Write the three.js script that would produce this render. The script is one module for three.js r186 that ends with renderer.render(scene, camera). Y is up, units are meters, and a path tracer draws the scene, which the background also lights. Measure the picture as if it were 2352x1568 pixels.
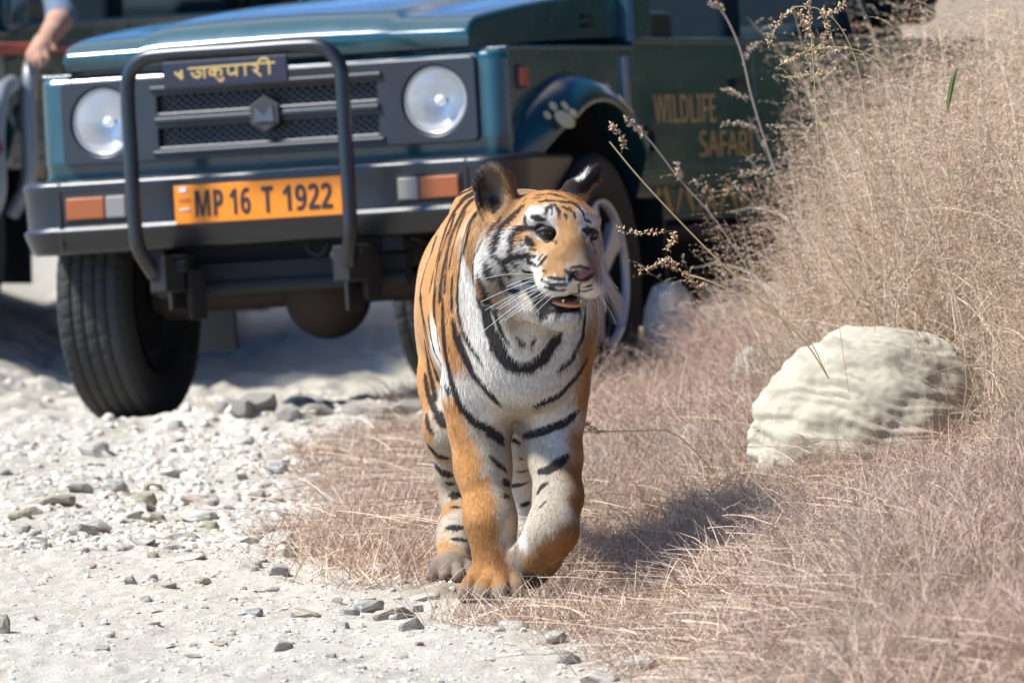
import * as THREE from 'three';
import { mergeGeometries, mergeVertices } from 'three/addons/utils/BufferGeometryUtils.js';
import { RoundedBoxGeometry } from 'three/addons/geometries/RoundedBoxGeometry.js';
import { Sky } from 'three/addons/objects/Sky.js';
import { FontLoader } from 'three/addons/loaders/FontLoader.js';
import { TextGeometry } from 'three/addons/geometries/TextGeometry.js';

// ---------------------------------------------------------------- camera, sky, sun, exposure
const FOCAL = 26000, PITCH = Math.atan(1454 / FOCAL), EYE_Y = 1.966, EYE_Z = 25;   // a long lens, 25 m from the tiger
const scene = new THREE.Scene();
const camera = new THREE.PerspectiveCamera(THREE.MathUtils.radToDeg(2 * Math.atan(784 / FOCAL)), 1024 / 682, 0.5, 900);
camera.position.set(0, EYE_Y, EYE_Z);
camera.lookAt(0, EYE_Y - Math.sin(PITCH), EYE_Z - Math.cos(PITCH));
camera.focus = 24.85; camera.userData.fStop = 8.5;
const sunDir = (() => { const el = 50 * Math.PI / 180, az = 9 * Math.PI / 180; return new THREE.Vector3(-Math.cos(el) * Math.cos(az), Math.sin(el), Math.cos(el) * Math.sin(az)); })();
const sky = new Sky(); sky.name = 'sky'; sky.scale.setScalar(450);
sky.userData = { kind: 'structure', label: 'clear pale blue daytime sky above the track', category: 'sky' };
{ const u = sky.material.uniforms; u.sunPosition.value.copy(sunDir); u.turbidity.value = 7; u.rayleigh.value = 0.6; u.mieCoefficient.value = 0.004; u.mieDirectionalG.value = 0.8; }
scene.add(sky);
scene.environmentIntensity = 0.21;
const sun = new THREE.DirectionalLight(new THREE.Color(1, 0.93, 0.80), 4.1);
sun.name = 'sun'; sun.position.copy(sunDir).multiplyScalar(60); sun.castShadow = true; sun.shadow.radius = 12;
sun.shadow.mapSize.set(4096, 4096);
Object.assign(sun.shadow.camera, { left: -8, right: 8, top: 8, bottom: -8, near: 1, far: 140 });
scene.add(sun, sun.target); sun.target.position.set(0, 0, -4);
const renderer = new THREE.WebGLRenderer({ antialias: true });
renderer.setSize(1024, 682); renderer.shadowMap.enabled = true;
renderer.toneMapping = THREE.LinearToneMapping; renderer.toneMappingExposure = 1.78;

// ---------------------------------------------------------------- helpers
function rng(seed) { let s = seed >>> 0; return () => { s = (s + 0x6D2B79F5) | 0; let t = Math.imul(s ^ (s >>> 15), 1 | s); t = (t + Math.imul(t ^ (t >>> 7), 61 | t)) ^ t; return ((t ^ (t >>> 14)) >>> 0) / 4294967296; }; }
const hyp = (a, b, c = 0) => Math.sqrt(a * a + b * b + c * c);
const V = (x, y, z) => new THREE.Vector3(x, y, z);
const lerp = (a, b, t) => a + (b - a) * t, clamp = (x, a, b) => Math.min(b, Math.max(a, x));
const sstep = (a, b, x) => { const t = clamp((x - a) / (b - a), 0, 1); return t * t * (3 - 2 * t); };
function hash3(x, y, z) { let h = Math.imul(x, 374761393) ^ Math.imul(y, 668265263) ^ Math.imul(z, 2147483647 ^ 1274126177); h = Math.imul(h ^ (h >>> 13), 1274126177); return ((h ^ (h >>> 16)) >>> 0) / 4294967296; }
function noise(x, y, z = 0) {            // value noise, -1..1
  const X = Math.floor(x), Y = Math.floor(y), Z = Math.floor(z), fx = x - X, fy = y - Y, fz = z - Z;
  const a = fx * fx * (3 - 2 * fx), b = fy * fy * (3 - 2 * fy), c = fz * fz * (3 - 2 * fz);
  const L = (i, j, k) => hash3(X + i, Y + j, Z + k);
  const x00 = lerp(L(0, 0, 0), L(1, 0, 0), a), x10 = lerp(L(0, 1, 0), L(1, 1, 0), a), x01 = lerp(L(0, 0, 1), L(1, 0, 1), a), x11 = lerp(L(0, 1, 1), L(1, 1, 1), a);
  return lerp(lerp(x00, x10, b), lerp(x01, x11, b), c) * 2 - 1;
}
const fbm = (x, y, z, n = 4) => { let s = 0, a = 0.5, f = 1; for (let i = 0; i < n; i++) { s += a * noise(x * f + 13.7 * i, y * f, z * f + 7.1 * i); a *= 0.5; f *= 2.03; } return s; };
const CP = Math.cos(PITCH), SP = Math.sin(PITCH);
function at(u, v, z) {                   // the point at depth z that was measured at u, v on a 2352 x 1568 print of the photograph
  const a = (u - 1176) / FOCAL, b = (784 - v) / FOCAL;
  const dy = -SP + b * CP, dz = -CP - b * SP, t = (z - EYE_Z) / dz;
  return V(a * t, EYE_Y + dy * t, z);
}
const used = {};
const numbered = (n) => { const k = used[n] = (used[n] ?? -1) + 1; return k ? `${n}_${String(k).padStart(3, '0')}` : n; };
function thing(name, label, category, group) { const g = new THREE.Group(); g.name = numbered(name); g.userData = { label, category }; if (group) g.userData.group = group; scene.add(g); return g; }
function shadows(o) { o.castShadow = o.receiveShadow = true; return o; }
function part(name, geo, mat, parent) { const m = shadows(new THREE.Mesh(geo, mat)); m.name = name; parent.add(m); return m; }
function tag(o, label, category, group, kind) { o.userData.label = label; o.userData.category = category; if (group) o.userData.group = group; if (kind) o.userData.kind = kind; return o; }
const mat = (r, g, b, rough = 0.8, extra = {}) => new THREE.MeshPhysicalMaterial({ color: new THREE.Color().setRGB(r, g, b), roughness: rough, ...extra });
function box(w, h, d, x = 0, y = 0, z = 0, r = 0) { const g = r ? new RoundedBoxGeometry(w, h, d, 2, r) : new THREE.BoxGeometry(w, h, d); return g.translate(x, y, z); }
function tube(pts, r, seg = 40, rs = 10, closed = false) { return new THREE.TubeGeometry(new THREE.CatmullRomCurve3(pts, closed, 'centripetal'), seg, r, rs, closed); }
function merge(list) { return mergeGeometries(list.map((g) => { const h = g.index ? g.toNonIndexed() : g; for (const k of Object.keys(h.attributes)) if (!['position', 'normal', 'uv'].includes(k)) h.deleteAttribute(k); return h; })); }
function cyl(r, len, axis, x, y, z, seg = 24, r2 = r) { const g = new THREE.CylinderGeometry(r2, r, len, seg); if (axis === 'x') g.rotateZ(Math.PI / 2); if (axis === 'z') g.rotateX(Math.PI / 2); return g.translate(x, y, z); }
function noiseTexture(size, fn, srgb, rep) {
  const d = new Uint8Array(size * size * 4);
  for (let j = 0; j < size; j++) for (let i = 0; i < size; i++) { const c = fn(i / size, j / size); const k = (j * size + i) * 4; d[k] = clamp(c[0] * 255, 0, 255); d[k + 1] = clamp(c[1] * 255, 0, 255); d[k + 2] = clamp(c[2] * 255, 0, 255); d[k + 3] = 255; }
  const t = new THREE.DataTexture(d, size, size); t.wrapS = t.wrapT = THREE.RepeatWrapping; t.magFilter = THREE.LinearFilter; t.minFilter = THREE.LinearMipmapLinearFilter; t.generateMipmaps = true;
  if (srgb) t.colorSpace = THREE.SRGBColorSpace; if (rep) t.repeat.set(rep, rep); t.needsUpdate = true; return t;
}
// smooth surface of a signed field on a grid (surface nets), far blocks skipped
function meshField(f, lo, hi, h) {
  const n = [0, 1, 2].map((k) => Math.ceil((hi[k] - lo[k]) / h) + 2), [nx, ny, nz] = n, B = 6;
  const val = new Float32Array(nx * ny * nz).fill(1), I = (i, j, k) => i + nx * (j + ny * k), reach = h * B * 0.87 * 1.9 + 0.008;
  for (let k = 0; k < nz; k += B) for (let j = 0; j < ny; j += B) for (let i = 0; i < nx; i += B) {
    const c = f(lo[0] + (i + B / 2) * h, lo[1] + (j + B / 2) * h, lo[2] + (k + B / 2) * h);
    const K = Math.min(k + B, nz), J = Math.min(j + B, ny), Ii = Math.min(i + B, nx);
    if (Math.abs(c) > reach) { if (c < 0) for (let c3 = k; c3 < K; c3++) for (let b = j; b < J; b++) for (let a = i; a < Ii; a++) val[I(a, b, c3)] = -1; continue; }
    for (let c3 = k; c3 < K; c3++) for (let b = j; b < J; b++) for (let a = i; a < Ii; a++) val[I(a, b, c3)] = f(lo[0] + a * h, lo[1] + b * h, lo[2] + c3 * h);
  }
  const id = new Int32Array(nx * ny * nz).fill(-1), pos = [], idx = [];
  const corner = [[0, 0, 0], [1, 0, 0], [0, 1, 0], [1, 1, 0], [0, 0, 1], [1, 0, 1], [0, 1, 1], [1, 1, 1]];
  const edges = []; for (let a = 0; a < 8; a++) for (let b = a + 1; b < 8; b++) if ([1, 2, 4].includes(a ^ b)) edges.push([a, b]);
  const g = new Float32Array(8);
  for (let k = 0; k < nz - 1; k++) for (let j = 0; j < ny - 1; j++) for (let i = 0; i < nx - 1; i++) {
    let m = 0; for (let c = 0; c < 8; c++) { g[c] = val[I(i + corner[c][0], j + corner[c][1], k + corner[c][2])]; if (g[c] < 0) m |= 1 << c; }
    if (m === 0 || m === 255) continue;
    let x = 0, y = 0, z = 0, e = 0;
    for (const [a, b] of edges) if ((g[a] < 0) !== (g[b] < 0)) { const t = g[a] / (g[a] - g[b]); x += lerp(corner[a][0], corner[b][0], t); y += lerp(corner[a][1], corner[b][1], t); z += lerp(corner[a][2], corner[b][2], t); e++; }
    id[I(i, j, k)] = pos.length / 3; pos.push(lo[0] + (i + x / e) * h, lo[1] + (j + y / e) * h, lo[2] + (k + z / e) * h);
  }
  const quad = (a, b, c, d, flip) => { if (a < 0 || b < 0 || c < 0 || d < 0) return; flip ? idx.push(a, c, b, a, d, c) : idx.push(a, b, c, a, c, d); };
  for (let k = 1; k < nz - 1; k++) for (let j = 1; j < ny - 1; j++) for (let i = 1; i < nx - 1; i++) {
    const s = val[I(i, j, k)] < 0;
    if (s !== (val[I(i + 1, j, k)] < 0)) quad(id[I(i, j - 1, k - 1)], id[I(i, j, k - 1)], id[I(i, j, k)], id[I(i, j - 1, k)], !s);
    if (s !== (val[I(i, j + 1, k)] < 0)) quad(id[I(i - 1, j, k - 1)], id[I(i - 1, j, k)], id[I(i, j, k)], id[I(i, j, k - 1)], !s);
    if (s !== (val[I(i, j, k + 1)] < 0)) quad(id[I(i - 1, j - 1, k)], id[I(i, j - 1, k)], id[I(i, j, k)], id[I(i - 1, j, k)], !s);
  }
  const geo = new THREE.BufferGeometry(); geo.setAttribute('position', new THREE.Float32BufferAttribute(pos, 3)); geo.setIndex(idx); geo.computeVertexNormals(); return geo;
}
const smin = (a, b, k) => { const h = Math.max(k - Math.abs(a - b), 0) / k; return Math.min(a, b) - h * h * k * 0.25; };
const smax = (a, b, k) => -smin(-a, -b, k);
function cone(a, b, ra, rb) {            // tapered capsule
  const dx = b.x - a.x, dy = b.y - a.y, dz = b.z - a.z, l2 = dx * dx + dy * dy + dz * dz;
  return (x, y, z) => { const px = x - a.x, py = y - a.y, pz = z - a.z, t = clamp((px * dx + py * dy + pz * dz) / l2, 0, 1); return hyp(px - dx * t, py - dy * t, pz - dz * t) - lerp(ra, rb, t); };
}
function ellipsoid(c, r, q) {            // q: optional quaternion from local to outer axes
  const m = q ? new THREE.Matrix3().setFromMatrix4(new THREE.Matrix4().makeRotationFromQuaternion(q.clone().invert())).elements : null;
  return (x, y, z) => {
    let a = x - c.x, b = y - c.y, d = z - c.z; if (m) [a, b, d] = [m[0] * a + m[3] * b + m[6] * d, m[1] * a + m[4] * b + m[7] * d, m[2] * a + m[5] * b + m[8] * d];
    const k0 = hyp(a / r.x, b / r.y, d / r.z), k1 = hyp(a / (r.x * r.x), b / (r.y * r.y), d / (r.z * r.z)); return k1 < 1e-9 ? -Math.min(r.x, r.y, r.z) : k0 * (k0 - 1) / k1;
  };
}
// ---------------------------------------------------------------- ground: dusty track on the left, grassy bank on the right
const carPlane = (x, z) => { const dx = x + 0.441, dz = z + 6.54, lx = dx * 0.924 + dz * 0.383, lz = -dx * 0.383 + dz * 0.924; return (0.017 + clamp(lx, -1.2, 1.2) * 0.073 + clamp(lz, -3.2, 1.1) * 0.027) * sstep(-1.75, -1.2, x); };
const verge = (z) => { const T = [[-40, -0.2], [-8.2, -0.15], [-6.8, -0.24], [-5.6, -0.40], [-4.7, -0.47], [-3.0, -0.46], [-1.6, -0.47], [-0.9, -0.40], [0, -0.22], [0.7, -0.10], [1.4, 0.08], [2.2, 0.2], [6, 0.5], [60, 0.6]]; let i = 0; while (i < T.length - 2 && T[i + 1][0] < z) i++; const t = clamp((z - T[i][0]) / (T[i + 1][0] - T[i][0]), 0, 1); return lerp(T[i][1], T[i + 1][1], t); };   // where the grass begins
const edgeOf = (x, z) => x - verge(z) + 0.09 * noise(x * 4, z * 3, 1) + 0.05 * noise(x * 13, z * 9, 2);
function groundHeight(x, z, fine = true) {
  let h = 0.20 * sstep(0.25, 0.8, x) + 0.16 * sstep(0.8, 1.7, x);
  h *= 0.75 + 0.25 * sstep(2.5, 0, z);
  const step = sstep(-5.62, -5.86, z + 0.16 * noise(x * 5, 0.3, 4) + 0.05 * noise(x * 19, 0.7, 2));
  if (step > 0) h = lerp(h, carPlane(x, z) + 0.6 * h * sstep(0.45, 0.9, x), step * (1 - sstep(-11, -16, z)));
  h += 0.018 * noise(x * 1.3, z * 0.9, 5) * (x < 0.6 ? 1 : 2);
  h += step * 0.022 * noise(x * 8, z * 5, 15) + step * 0.012 * noise(x * 19, z * 12, 16);
  if (fine) { const e = sstep(-0.1, 0.15, edgeOf(x, z)); h += lerp(0.010 * noise(x * 7, z * 5, 6) + 0.007 * Math.max(0, noise(x * 22, z * 17, 7)) + 0.004 * noise(x * 55, z * 40, 8), 0.02 * noise(x * 6, z * 5, 9) + 0.012 * noise(x * 25, z * 20, 10), e); }
  const paw = Math.min((x + 0.044) ** 2 + (z - 0.05) ** 2, (x + 0.135) ** 2 + (z + 0.5) ** 2); h *= sstep(0.002, 0.03, paw);
  return h;
}
{
  const xs = [], zs = []; for (const x of [-300, -120, -60, -30, -15, -8, -5, -3.5, -2.6, -2.1]) xs.push(x); for (let x = -1.8; x <= 1.9001; x += 0.0115) xs.push(x); for (const x of [2.2, 2.7, 3.5, 5, 8, 15, 30, 60, 120, 300]) xs.push(x);
  for (const z of [-300, -150, -90, -60, -45, -34, -28, -23, -19, -16.5, -14.5, -13]) zs.push(z); for (let z = -12; z < -8; z += 0.05) zs.push(z); for (let z = -8; z <= 4.2; z += 0.024) zs.push(z); for (const z of [4.4, 4.7, 5, 7, 10, 15, 22, 28, 40, 80, 200]) zs.push(z);
  const pos = [], col = [], uv = [], idx = [], nx = xs.length;
  for (const z of zs) for (const x of xs) {
    const fine = Math.abs(x) < 2 && z > -12 && z < 4.3; const h = fine ? groundHeight(x, z) : groundHeight(clamp(x, -2, 2), clamp(z, -40, 4), false);
    pos.push(x, h, z); uv.push(x, z);
    const e = sstep(-0.12, 0.2, edgeOf(x, z)), n = 0.5 + 0.5 * fbm(x * 3, z * 3, 11, 4), n2 = noise(x * 40, z * 25, 3);
    const c = [lerp(lerp(0.54, 0.66, n), lerp(0.33, 0.44, n), e), lerp(lerp(0.495, 0.61, n), lerp(0.26, 0.34, n), e), lerp(lerp(0.405, 0.51, n), lerp(0.18, 0.24, n), e)], m = 1 + 0.06 * n2; col.push(c[0] * m, c[1] * m, c[2] * m);
  }
  for (let j = 0; j + 1 < zs.length; j++) for (let i = 0; i + 1 < nx; i++) { const a = j * nx + i; idx.push(a, a + nx, a + 1, a + 1, a + nx, a + nx + 1); }
  const g = new THREE.BufferGeometry(); g.setAttribute('position', new THREE.Float32BufferAttribute(pos, 3)); g.setAttribute('color', new THREE.Float32BufferAttribute(col, 3)); g.setAttribute('uv', new THREE.Float32BufferAttribute(uv, 2)); g.setIndex(idx); g.computeVertexNormals();
  const R = rng(4); const grit = noiseTexture(1024, (() => { const f = new Float32Array(1024 * 1024); for (let k = 0; k < 26000; k++) { const x = R() * 1024 | 0, y = R() * 1024 | 0, r = 1 + R() * R() * 5, v = R() - 0.55; for (let dy = -r; dy <= r; dy++) for (let dx = -r; dx <= r; dx++) if (dx * dx + dy * dy < r * r) f[((y + dy | 0) & 1023) * 1024 + ((x + dx | 0) & 1023)] = v; } for (let k = 0; k < f.length; k++) f[k] += (R() - 0.5) * 0.5; return (u, v) => { const n = 0.86 + 0.22 * f[(v * 1024 | 0) * 1024 + (u * 1024 | 0)]; return [n, n * 0.995, n * 0.985]; }; })(), true);
  grit.repeat.set(1.25, 1.25);
  const ground = part('ground', g, new THREE.MeshStandardMaterial({ vertexColors: true, map: grit, roughness: 0.95, bumpMap: grit, bumpScale: 0.006 }), scene);
  tag(ground, 'pale dusty stony track rising to a grassy bank', 'ground', null, 'structure');
}
// ---------------------------------------------------------------- stones
const stoneGeo = (() => {
  const R = rng(31), out = [];
  for (let k = 0; k < 9; k++) {           // angular lumps: an icosahedron cut by random planes
    const g = new THREE.IcosahedronGeometry(1, 2), p = g.attributes.position, planes = []; for (let i = 0; i < 9; i++) planes.push([V(R() - 0.5, R() - 0.5, R() - 0.5).normalize(), 0.5 + R() * 0.35]);
    planes.push([V(0, 1, 0.1 * (R() - 0.5)).normalize(), 0.55], [V(0, -1, 0), 0.5]);
    const v = V(); for (let i = 0; i < p.count; i++) { v.fromBufferAttribute(p, i); v.multiplyScalar(1 + 0.12 * noise(v.x * 3 + k * 9, v.y * 3, v.z * 3)); for (const [n, d] of planes) { const q = v.dot(n) - d; if (q > 0) v.addScaledVector(n, -q); } p.setXYZ(i, v.x, v.y, v.z); }
    g.computeVertexNormals(); out.push(g);
  }
  return out;
})();
const stoneTex = noiseTexture(256, (u, v) => { const n = 0.82 + 0.3 * fbm(u * 9, v * 22, 1, 4); return [n, n, n]; }, true);
const stoneMat = Object.fromEntries(Object.entries({ pale: [0.58, 0.53, 0.44], grey: [0.52, 0.475, 0.40], olive: [0.46, 0.41, 0.29], reddish: [0.50, 0.39, 0.30], slate: [0.42, 0.405, 0.37], cream: [0.62, 0.56, 0.43] }).map(([k, c]) => [k, mat(...c, 0.92, { map: stoneTex })]));
{
  const R = rng(8); const sizeWord = (w) => w > 0.075 ? 'broad' : w > 0.05 ? 'middling' : 'small';
  function stone(x, z, w, h, d, kind, turn, label, sink = 0.35) {
    const m = part(numbered('stone'), stoneGeo[Math.floor(R() * stoneGeo.length)], stoneMat[kind], scene); m.position.set(x, groundHeight(x, z) + h * (0.5 - sink), z); m.scale.set(w / 1.5, h / 1.0, d / 1.5); m.rotation.set((R() - 0.5) * 0.35, turn, (R() - 0.5) * 0.35); return tag(m, label, 'stone', 'stones lying on the track');
  }
  // stones that stand out: [u, v of the foot, width and height on the print, kind, label]
  const zOf = (v) => { let z = 25 - 51116 / (v + 670); for (let i = 0; i < 3; i++) z = 25 - 26000 * (EYE_Y - groundHeight(0 * v - 0.3, z, false)) / (v + 670); return z; };
  for (const [u, v, w, h, kind, label] of [
    [108, 1164, 95, 24, 'olive', 'long flat olive slab with a squared end on the bare track'], [262, 1118, 48, 36, 'grey', 'upright grey wedge stone with one bright face on the track'], [358, 1186, 52, 22, 'olive', 'brown block stone beside a pale twin on the track'], [312, 1184, 44, 20, 'cream', 'cream lump touching a brown block stone on the track'], [663, 1288, 46, 36, 'cream', 'bright cream block at the corner of the dry grass'], [640, 1258, 66, 34, 'pale', 'tilted pale slab leaning towards the dry grass edge'], [611, 1230, 38, 22, 'olive', 'olive angular stone beside the tilted pale slab'], [560, 1255, 78, 24, 'cream', 'long cream stone before the olive angular stone'], [482, 1204, 32, 18, 'olive', 'small square olive stone on the stony band'], [348, 1282, 26, 16, 'olive', 'small square brown stone alone on smooth dust'], [297, 1352, 30, 20, 'grey', 'round grey stone with a flat twig of rock'], [388, 1358, 30, 11, 'olive', 'thin flat olive stone on smooth dust'], [575, 1418, 42, 20, 'slate', 'low slate grey pointed stone in front of the dust strip'], [705, 1416, 58, 18, 'olive', 'smooth low olive stone by a tuft of straw'], [905, 1432, 74, 30, 'olive', 'rounded olive stone half under straw by the paw'], [945, 1452, 46, 32, 'pale', 'pale leaning flake behind the rounded olive stone'], [845, 1408, 62, 30, 'grey', 'grey ridged stone with straw growing over it'], [980, 1384, 60, 18, 'pale', 'pale flat stone beside the planted front paw'], [1180, 1462, 60, 24, 'pale', 'white topped stone lying in thin straw'], [1460, 1540, 100, 26, 'pale', 'wide pale slab in the thin straw'], [1376, 1566, 70, 30, 'pale', 'pale stone at the front edge of the straw'], [1412, 1462, 66, 30, 'grey', 'grey white stone showing through the straw'], [8, 1440, 26, 46, 'olive', 'tall brown stone standing alone at the track side'], [546, 1030, 68, 22, 'pale', 'pale flat stone on the far stony patch'], [840, 985, 50, 22, 'grey', 'grey flat stone lying past the pink grass'], [408, 1094, 62, 18, 'pale', 'pale thin slab in the middle of the stony band'], [630, 1092, 46, 26, 'slate', 'dark slate stone near the pink grass'], [450, 1140, 60, 20, 'reddish', 'rust brown flat stone in the stony band'], [390, 1206, 14, 10, 'reddish', 'tiny brick coloured chip beside the brown block'],
  ]) { const z = zOf(v), x = at(u, v, z).x, s = FOCAL / (EYE_Z - z); stone(x, z, w / s * 1.05, h / s * 1.25, w / s * 0.8, kind, R() * 0.5 - 0.25, label); }
  const kinds = [['pale', 'pale grey'], ['grey', 'mid grey'], ['olive', 'olive brown'], ['reddish', 'rusty brown'], ['cream', 'cream']];
  for (let k = 0; k < 210; k++) {
    const z = R() < 0.75 ? lerp(-5.6, -1.2, R() ** 0.8) : lerp(-1.4, 1.8, R()), t = R() ** 0.7, e = verge(z), x = e + 0.05 - (1 - t) * 1.1; const [kind, word] = kinds[Math.floor(R() * R() * 5)], w = 0.024 + 0.05 * R() ** 2.6 * (z < -1.2 ? 1 : 0.6);
    if (Math.abs(x + 0.05) < 0.13 && z > -0.75) continue; const hr = 0.28 + 0.35 * R(), e0 = edgeOf(x, z); stone(x, z, w, w * hr, w * (0.6 + 0.5 * R()), kind, R() * 6, `${sizeWord(w)} ${hr > 0.45 ? 'blocky' : 'flat'} ${word} stone ${e0 > -0.16 ? 'at the edge of the dry grass' : z < -4.3 ? 'before the broken lip by the jeep' : z > -1.2 ? 'lying on smooth dust' : 'in the stony band of the track'}`, 0.3);
  }
  // the rest is gravel
  const N = 11000, inst = new THREE.InstancedMesh(new THREE.IcosahedronGeometry(1, 0), mat(1, 1, 1, 0.95), N), M = new THREE.Matrix4(), Q = new THREE.Quaternion(), c = new THREE.Color(); let n = 0;
  while (n < N) { const z = lerp(-9.5, 2.6, R()), half = 1.55 * (25 - z) / 26, x = lerp(-half, 0.5, R()), e = edgeOf(x, z), band = sstep(-1.2, -0.1, e) * (z < -1.3 && z > -6 ? 1 : 0.25) + 0.12; if (e > 0.25 || R() > band * 1.2) continue; const s = 0.003 + 0.012 * R() ** 4.5 * (z < -1.3 ? 1.35 : 0.7); Q.setFromEuler(new THREE.Euler(R() * 0.6, R() * 6, R() * 0.6)); M.compose(V(x, groundHeight(x, z) + s * 0.12, z), Q, V(s * (0.8 + R() * 0.9), s * (0.35 + 0.4 * R()), s * (0.7 + R() * 0.6))); inst.setMatrixAt(n, M); const b = 0.44 + 0.18 * R(), w = R(); c.setRGB(b, b * lerp(0.88, 0.94, w), b * lerp(0.68, 0.84, w)); inst.setColorAt(n, c); n++; }
  inst.name = 'gravel'; shadows(inst); tag(inst, 'loose pale gravel strewn over the dusty track', 'gravel', null, 'stuff'); scene.add(inst);
  // dark lumps painted for the shade under the broken lip before the jeep
  for (let k = 0; k < 9; k++) { const u = lerp(400, 965, (k + R() * 0.7) / 9), x = at(u, 950, -5.8).x, z = -5.72 - 0.12 * R() ; const w = 0.03 + 0.04 * R(); const m = part(numbered('lip_shade'), stoneGeo[k % 9], mat(0.26, 0.23, 0.19, 0.95), scene); m.position.set(x, groundHeight(x, z) + 0.006, z); m.scale.set(w, 0.03 + 0.02 * R(), w * 0.6); m.rotation.y = R() * 6; tag(m, 'dark lump coloured as shade on the broken lip of ground before the jeep', 'lip_shade', 'shade lumps along the broken lip'); }
}
// ---------------------------------------------------------------- boulders on the bank
function boulder(name, c, r, seed, colour, label, turn = 0) {
  const g = new THREE.IcosahedronGeometry(1, 40), m = mergeVertices(g.deleteAttribute('uv').deleteAttribute('normal')), p = m.attributes.position, col = [], v = V();
  for (let i = 0; i < p.count; i++) { v.fromBufferAttribute(p, i); const band = v.y * 1.0 + 0.5 * v.x + 0.25 * noise(v.x * 2, v.y * 2, v.z * 2 + seed), ridge = 0.022 * noise(band * 18, v.z * 2, seed) + 0.012 * noise(band * 45, v.x * 3, seed); const f = 1 + 0.07 * noise(v.x * 1.3 + seed, v.y * 1.3, v.z * 1.3) + 0.05 * noise(v.x * 4, v.y * 4 + seed, v.z * 4) + ridge + 0.010 * noise(v.x * 24, v.y * 24, v.z * 24);
    const streak = sstep(0.1, 0.4, noise(band * 22, v.x * 2.5 + v.z * 2, seed + 3)) * sstep(-0.3, 0.3, noise(v.x * 3, v.y * 3, v.z * 3 + seed)), t = 0.92 + 0.12 * noise(v.x * 6, v.y * 6, v.z * 6 + seed) + 0.06 * noise(v.x * 40, v.y * 40, v.z * 40); col.push(...colour.map((q, k) => lerp(q * t, [0.26, 0.22, 0.17][k], streak * 0.75))); p.setXYZ(i, v.x * f * r.x, v.y * f * r.y, v.z * f * r.z); }
  m.setAttribute('color', new THREE.Float32BufferAttribute(col, 3)); m.computeVertexNormals();
  const o = part(numbered(name), m, new THREE.MeshStandardMaterial({ vertexColors: true, roughness: 0.95 }), scene); o.position.copy(c); o.rotation.set(0, turn, 0.18); return tag(o, label, 'boulder', 'boulders on the bank');
}
boulder('boulder', at(2000, 1020, -1.75), V(0.31, 0.275, 0.26), 3, [0.43, 0.385, 0.29], 'big cream boulder with brown streaks half buried in dry grass', 0.3);
boulder('boulder', at(1745, 930, -4.6), V(0.075, 0.15, 0.1), 9, [0.40, 0.35, 0.28], 'narrow pale leaning rock standing behind the cream boulder', 0.2);
boulder('boulder', at(1545, 740, -6.1), V(0.08, 0.11, 0.08), 14, [0.36, 0.31, 0.27], 'pinkish rounded rock beside the jeep wheel', 0.7);
// ---------------------------------------------------------------- safari jeep: x to its left side, y up, z forward from the front axle
const paintGrime = noiseTexture(256, (u, v) => { const n = 0.5 + 0.5 * fbm(u * 12, v * 12, 3, 4); return [n, n, n]; });
const JM = {
  paint: mat(0.008, 0.055, 0.068, 0.42, { clearcoat: 0.6, clearcoatRoughness: 0.12, roughnessMap: paintGrime }),
  black: mat(0.008, 0.009, 0.011, 0.42), blackBar: mat(0.007, 0.008, 0.011, 0.34, { clearcoat: 0.3, clearcoatRoughness: 0.3 }), bezel: mat(0.022, 0.025, 0.031, 0.42), grille: mat(0.03, 0.032, 0.036, 0.6),
  under: mat(0.018, 0.018, 0.019, 0.85), rust: mat(0.05, 0.032, 0.024, 0.8), tyre: mat(0.032, 0.03, 0.028, 0.85), alloy: mat(0.60, 0.62, 0.65, 0.42, { metalness: 0.35 }), chrome: mat(0.75, 0.75, 0.75, 0.12, { metalness: 1 }),
  glass: new THREE.MeshPhysicalMaterial({ color: 0xffffff, roughness: 0.06, transmission: 1, thickness: 0, ior: 1.5 }),
  amber: mat(0.30, 0.075, 0.008, 0.5, { clearcoat: 0.1 }), clear: mat(0.22, 0.20, 0.18, 0.5, { clearcoat: 0.1 }), red: mat(0.42, 0.05, 0.02, 0.3, { clearcoat: 0.5 }),
  yellow: mat(0.80, 0.235, 0.002, 0.5), ink: mat(0.012, 0.012, 0.02, 0.6), gold: mat(0.50, 0.34, 0.10, 0.6), tan: mat(0.62, 0.50, 0.28, 0.7), board: mat(0.012, 0.014, 0.03, 0.5), seat: mat(0.012, 0.022, 0.028, 0.85, { specularIntensity: 0.2 }), board2: mat(0.6, 0.6, 0.62, 0.6),
};
const font = await new FontLoader().loadAsync('fonts/droid/droid_sans_bold.typeface.json'), fontR = await new FontLoader().loadAsync('fonts/droid/droid_sans_regular.typeface.json');
JM.side = JM.paint;
function lettering(str, w, h, depth = 0.003, f = font) { const g = new TextGeometry(str, { font: f, size: 1, depth: 1, curveSegments: 5, bevelEnabled: false }); g.computeBoundingBox(); const b = g.boundingBox; g.translate(-(b.min.x + b.max.x) / 2, -(b.min.y + b.max.y) / 2, 0); g.scale(w / (b.max.x - b.min.x), h / (b.max.y - b.min.y), depth); return g; }
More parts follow.
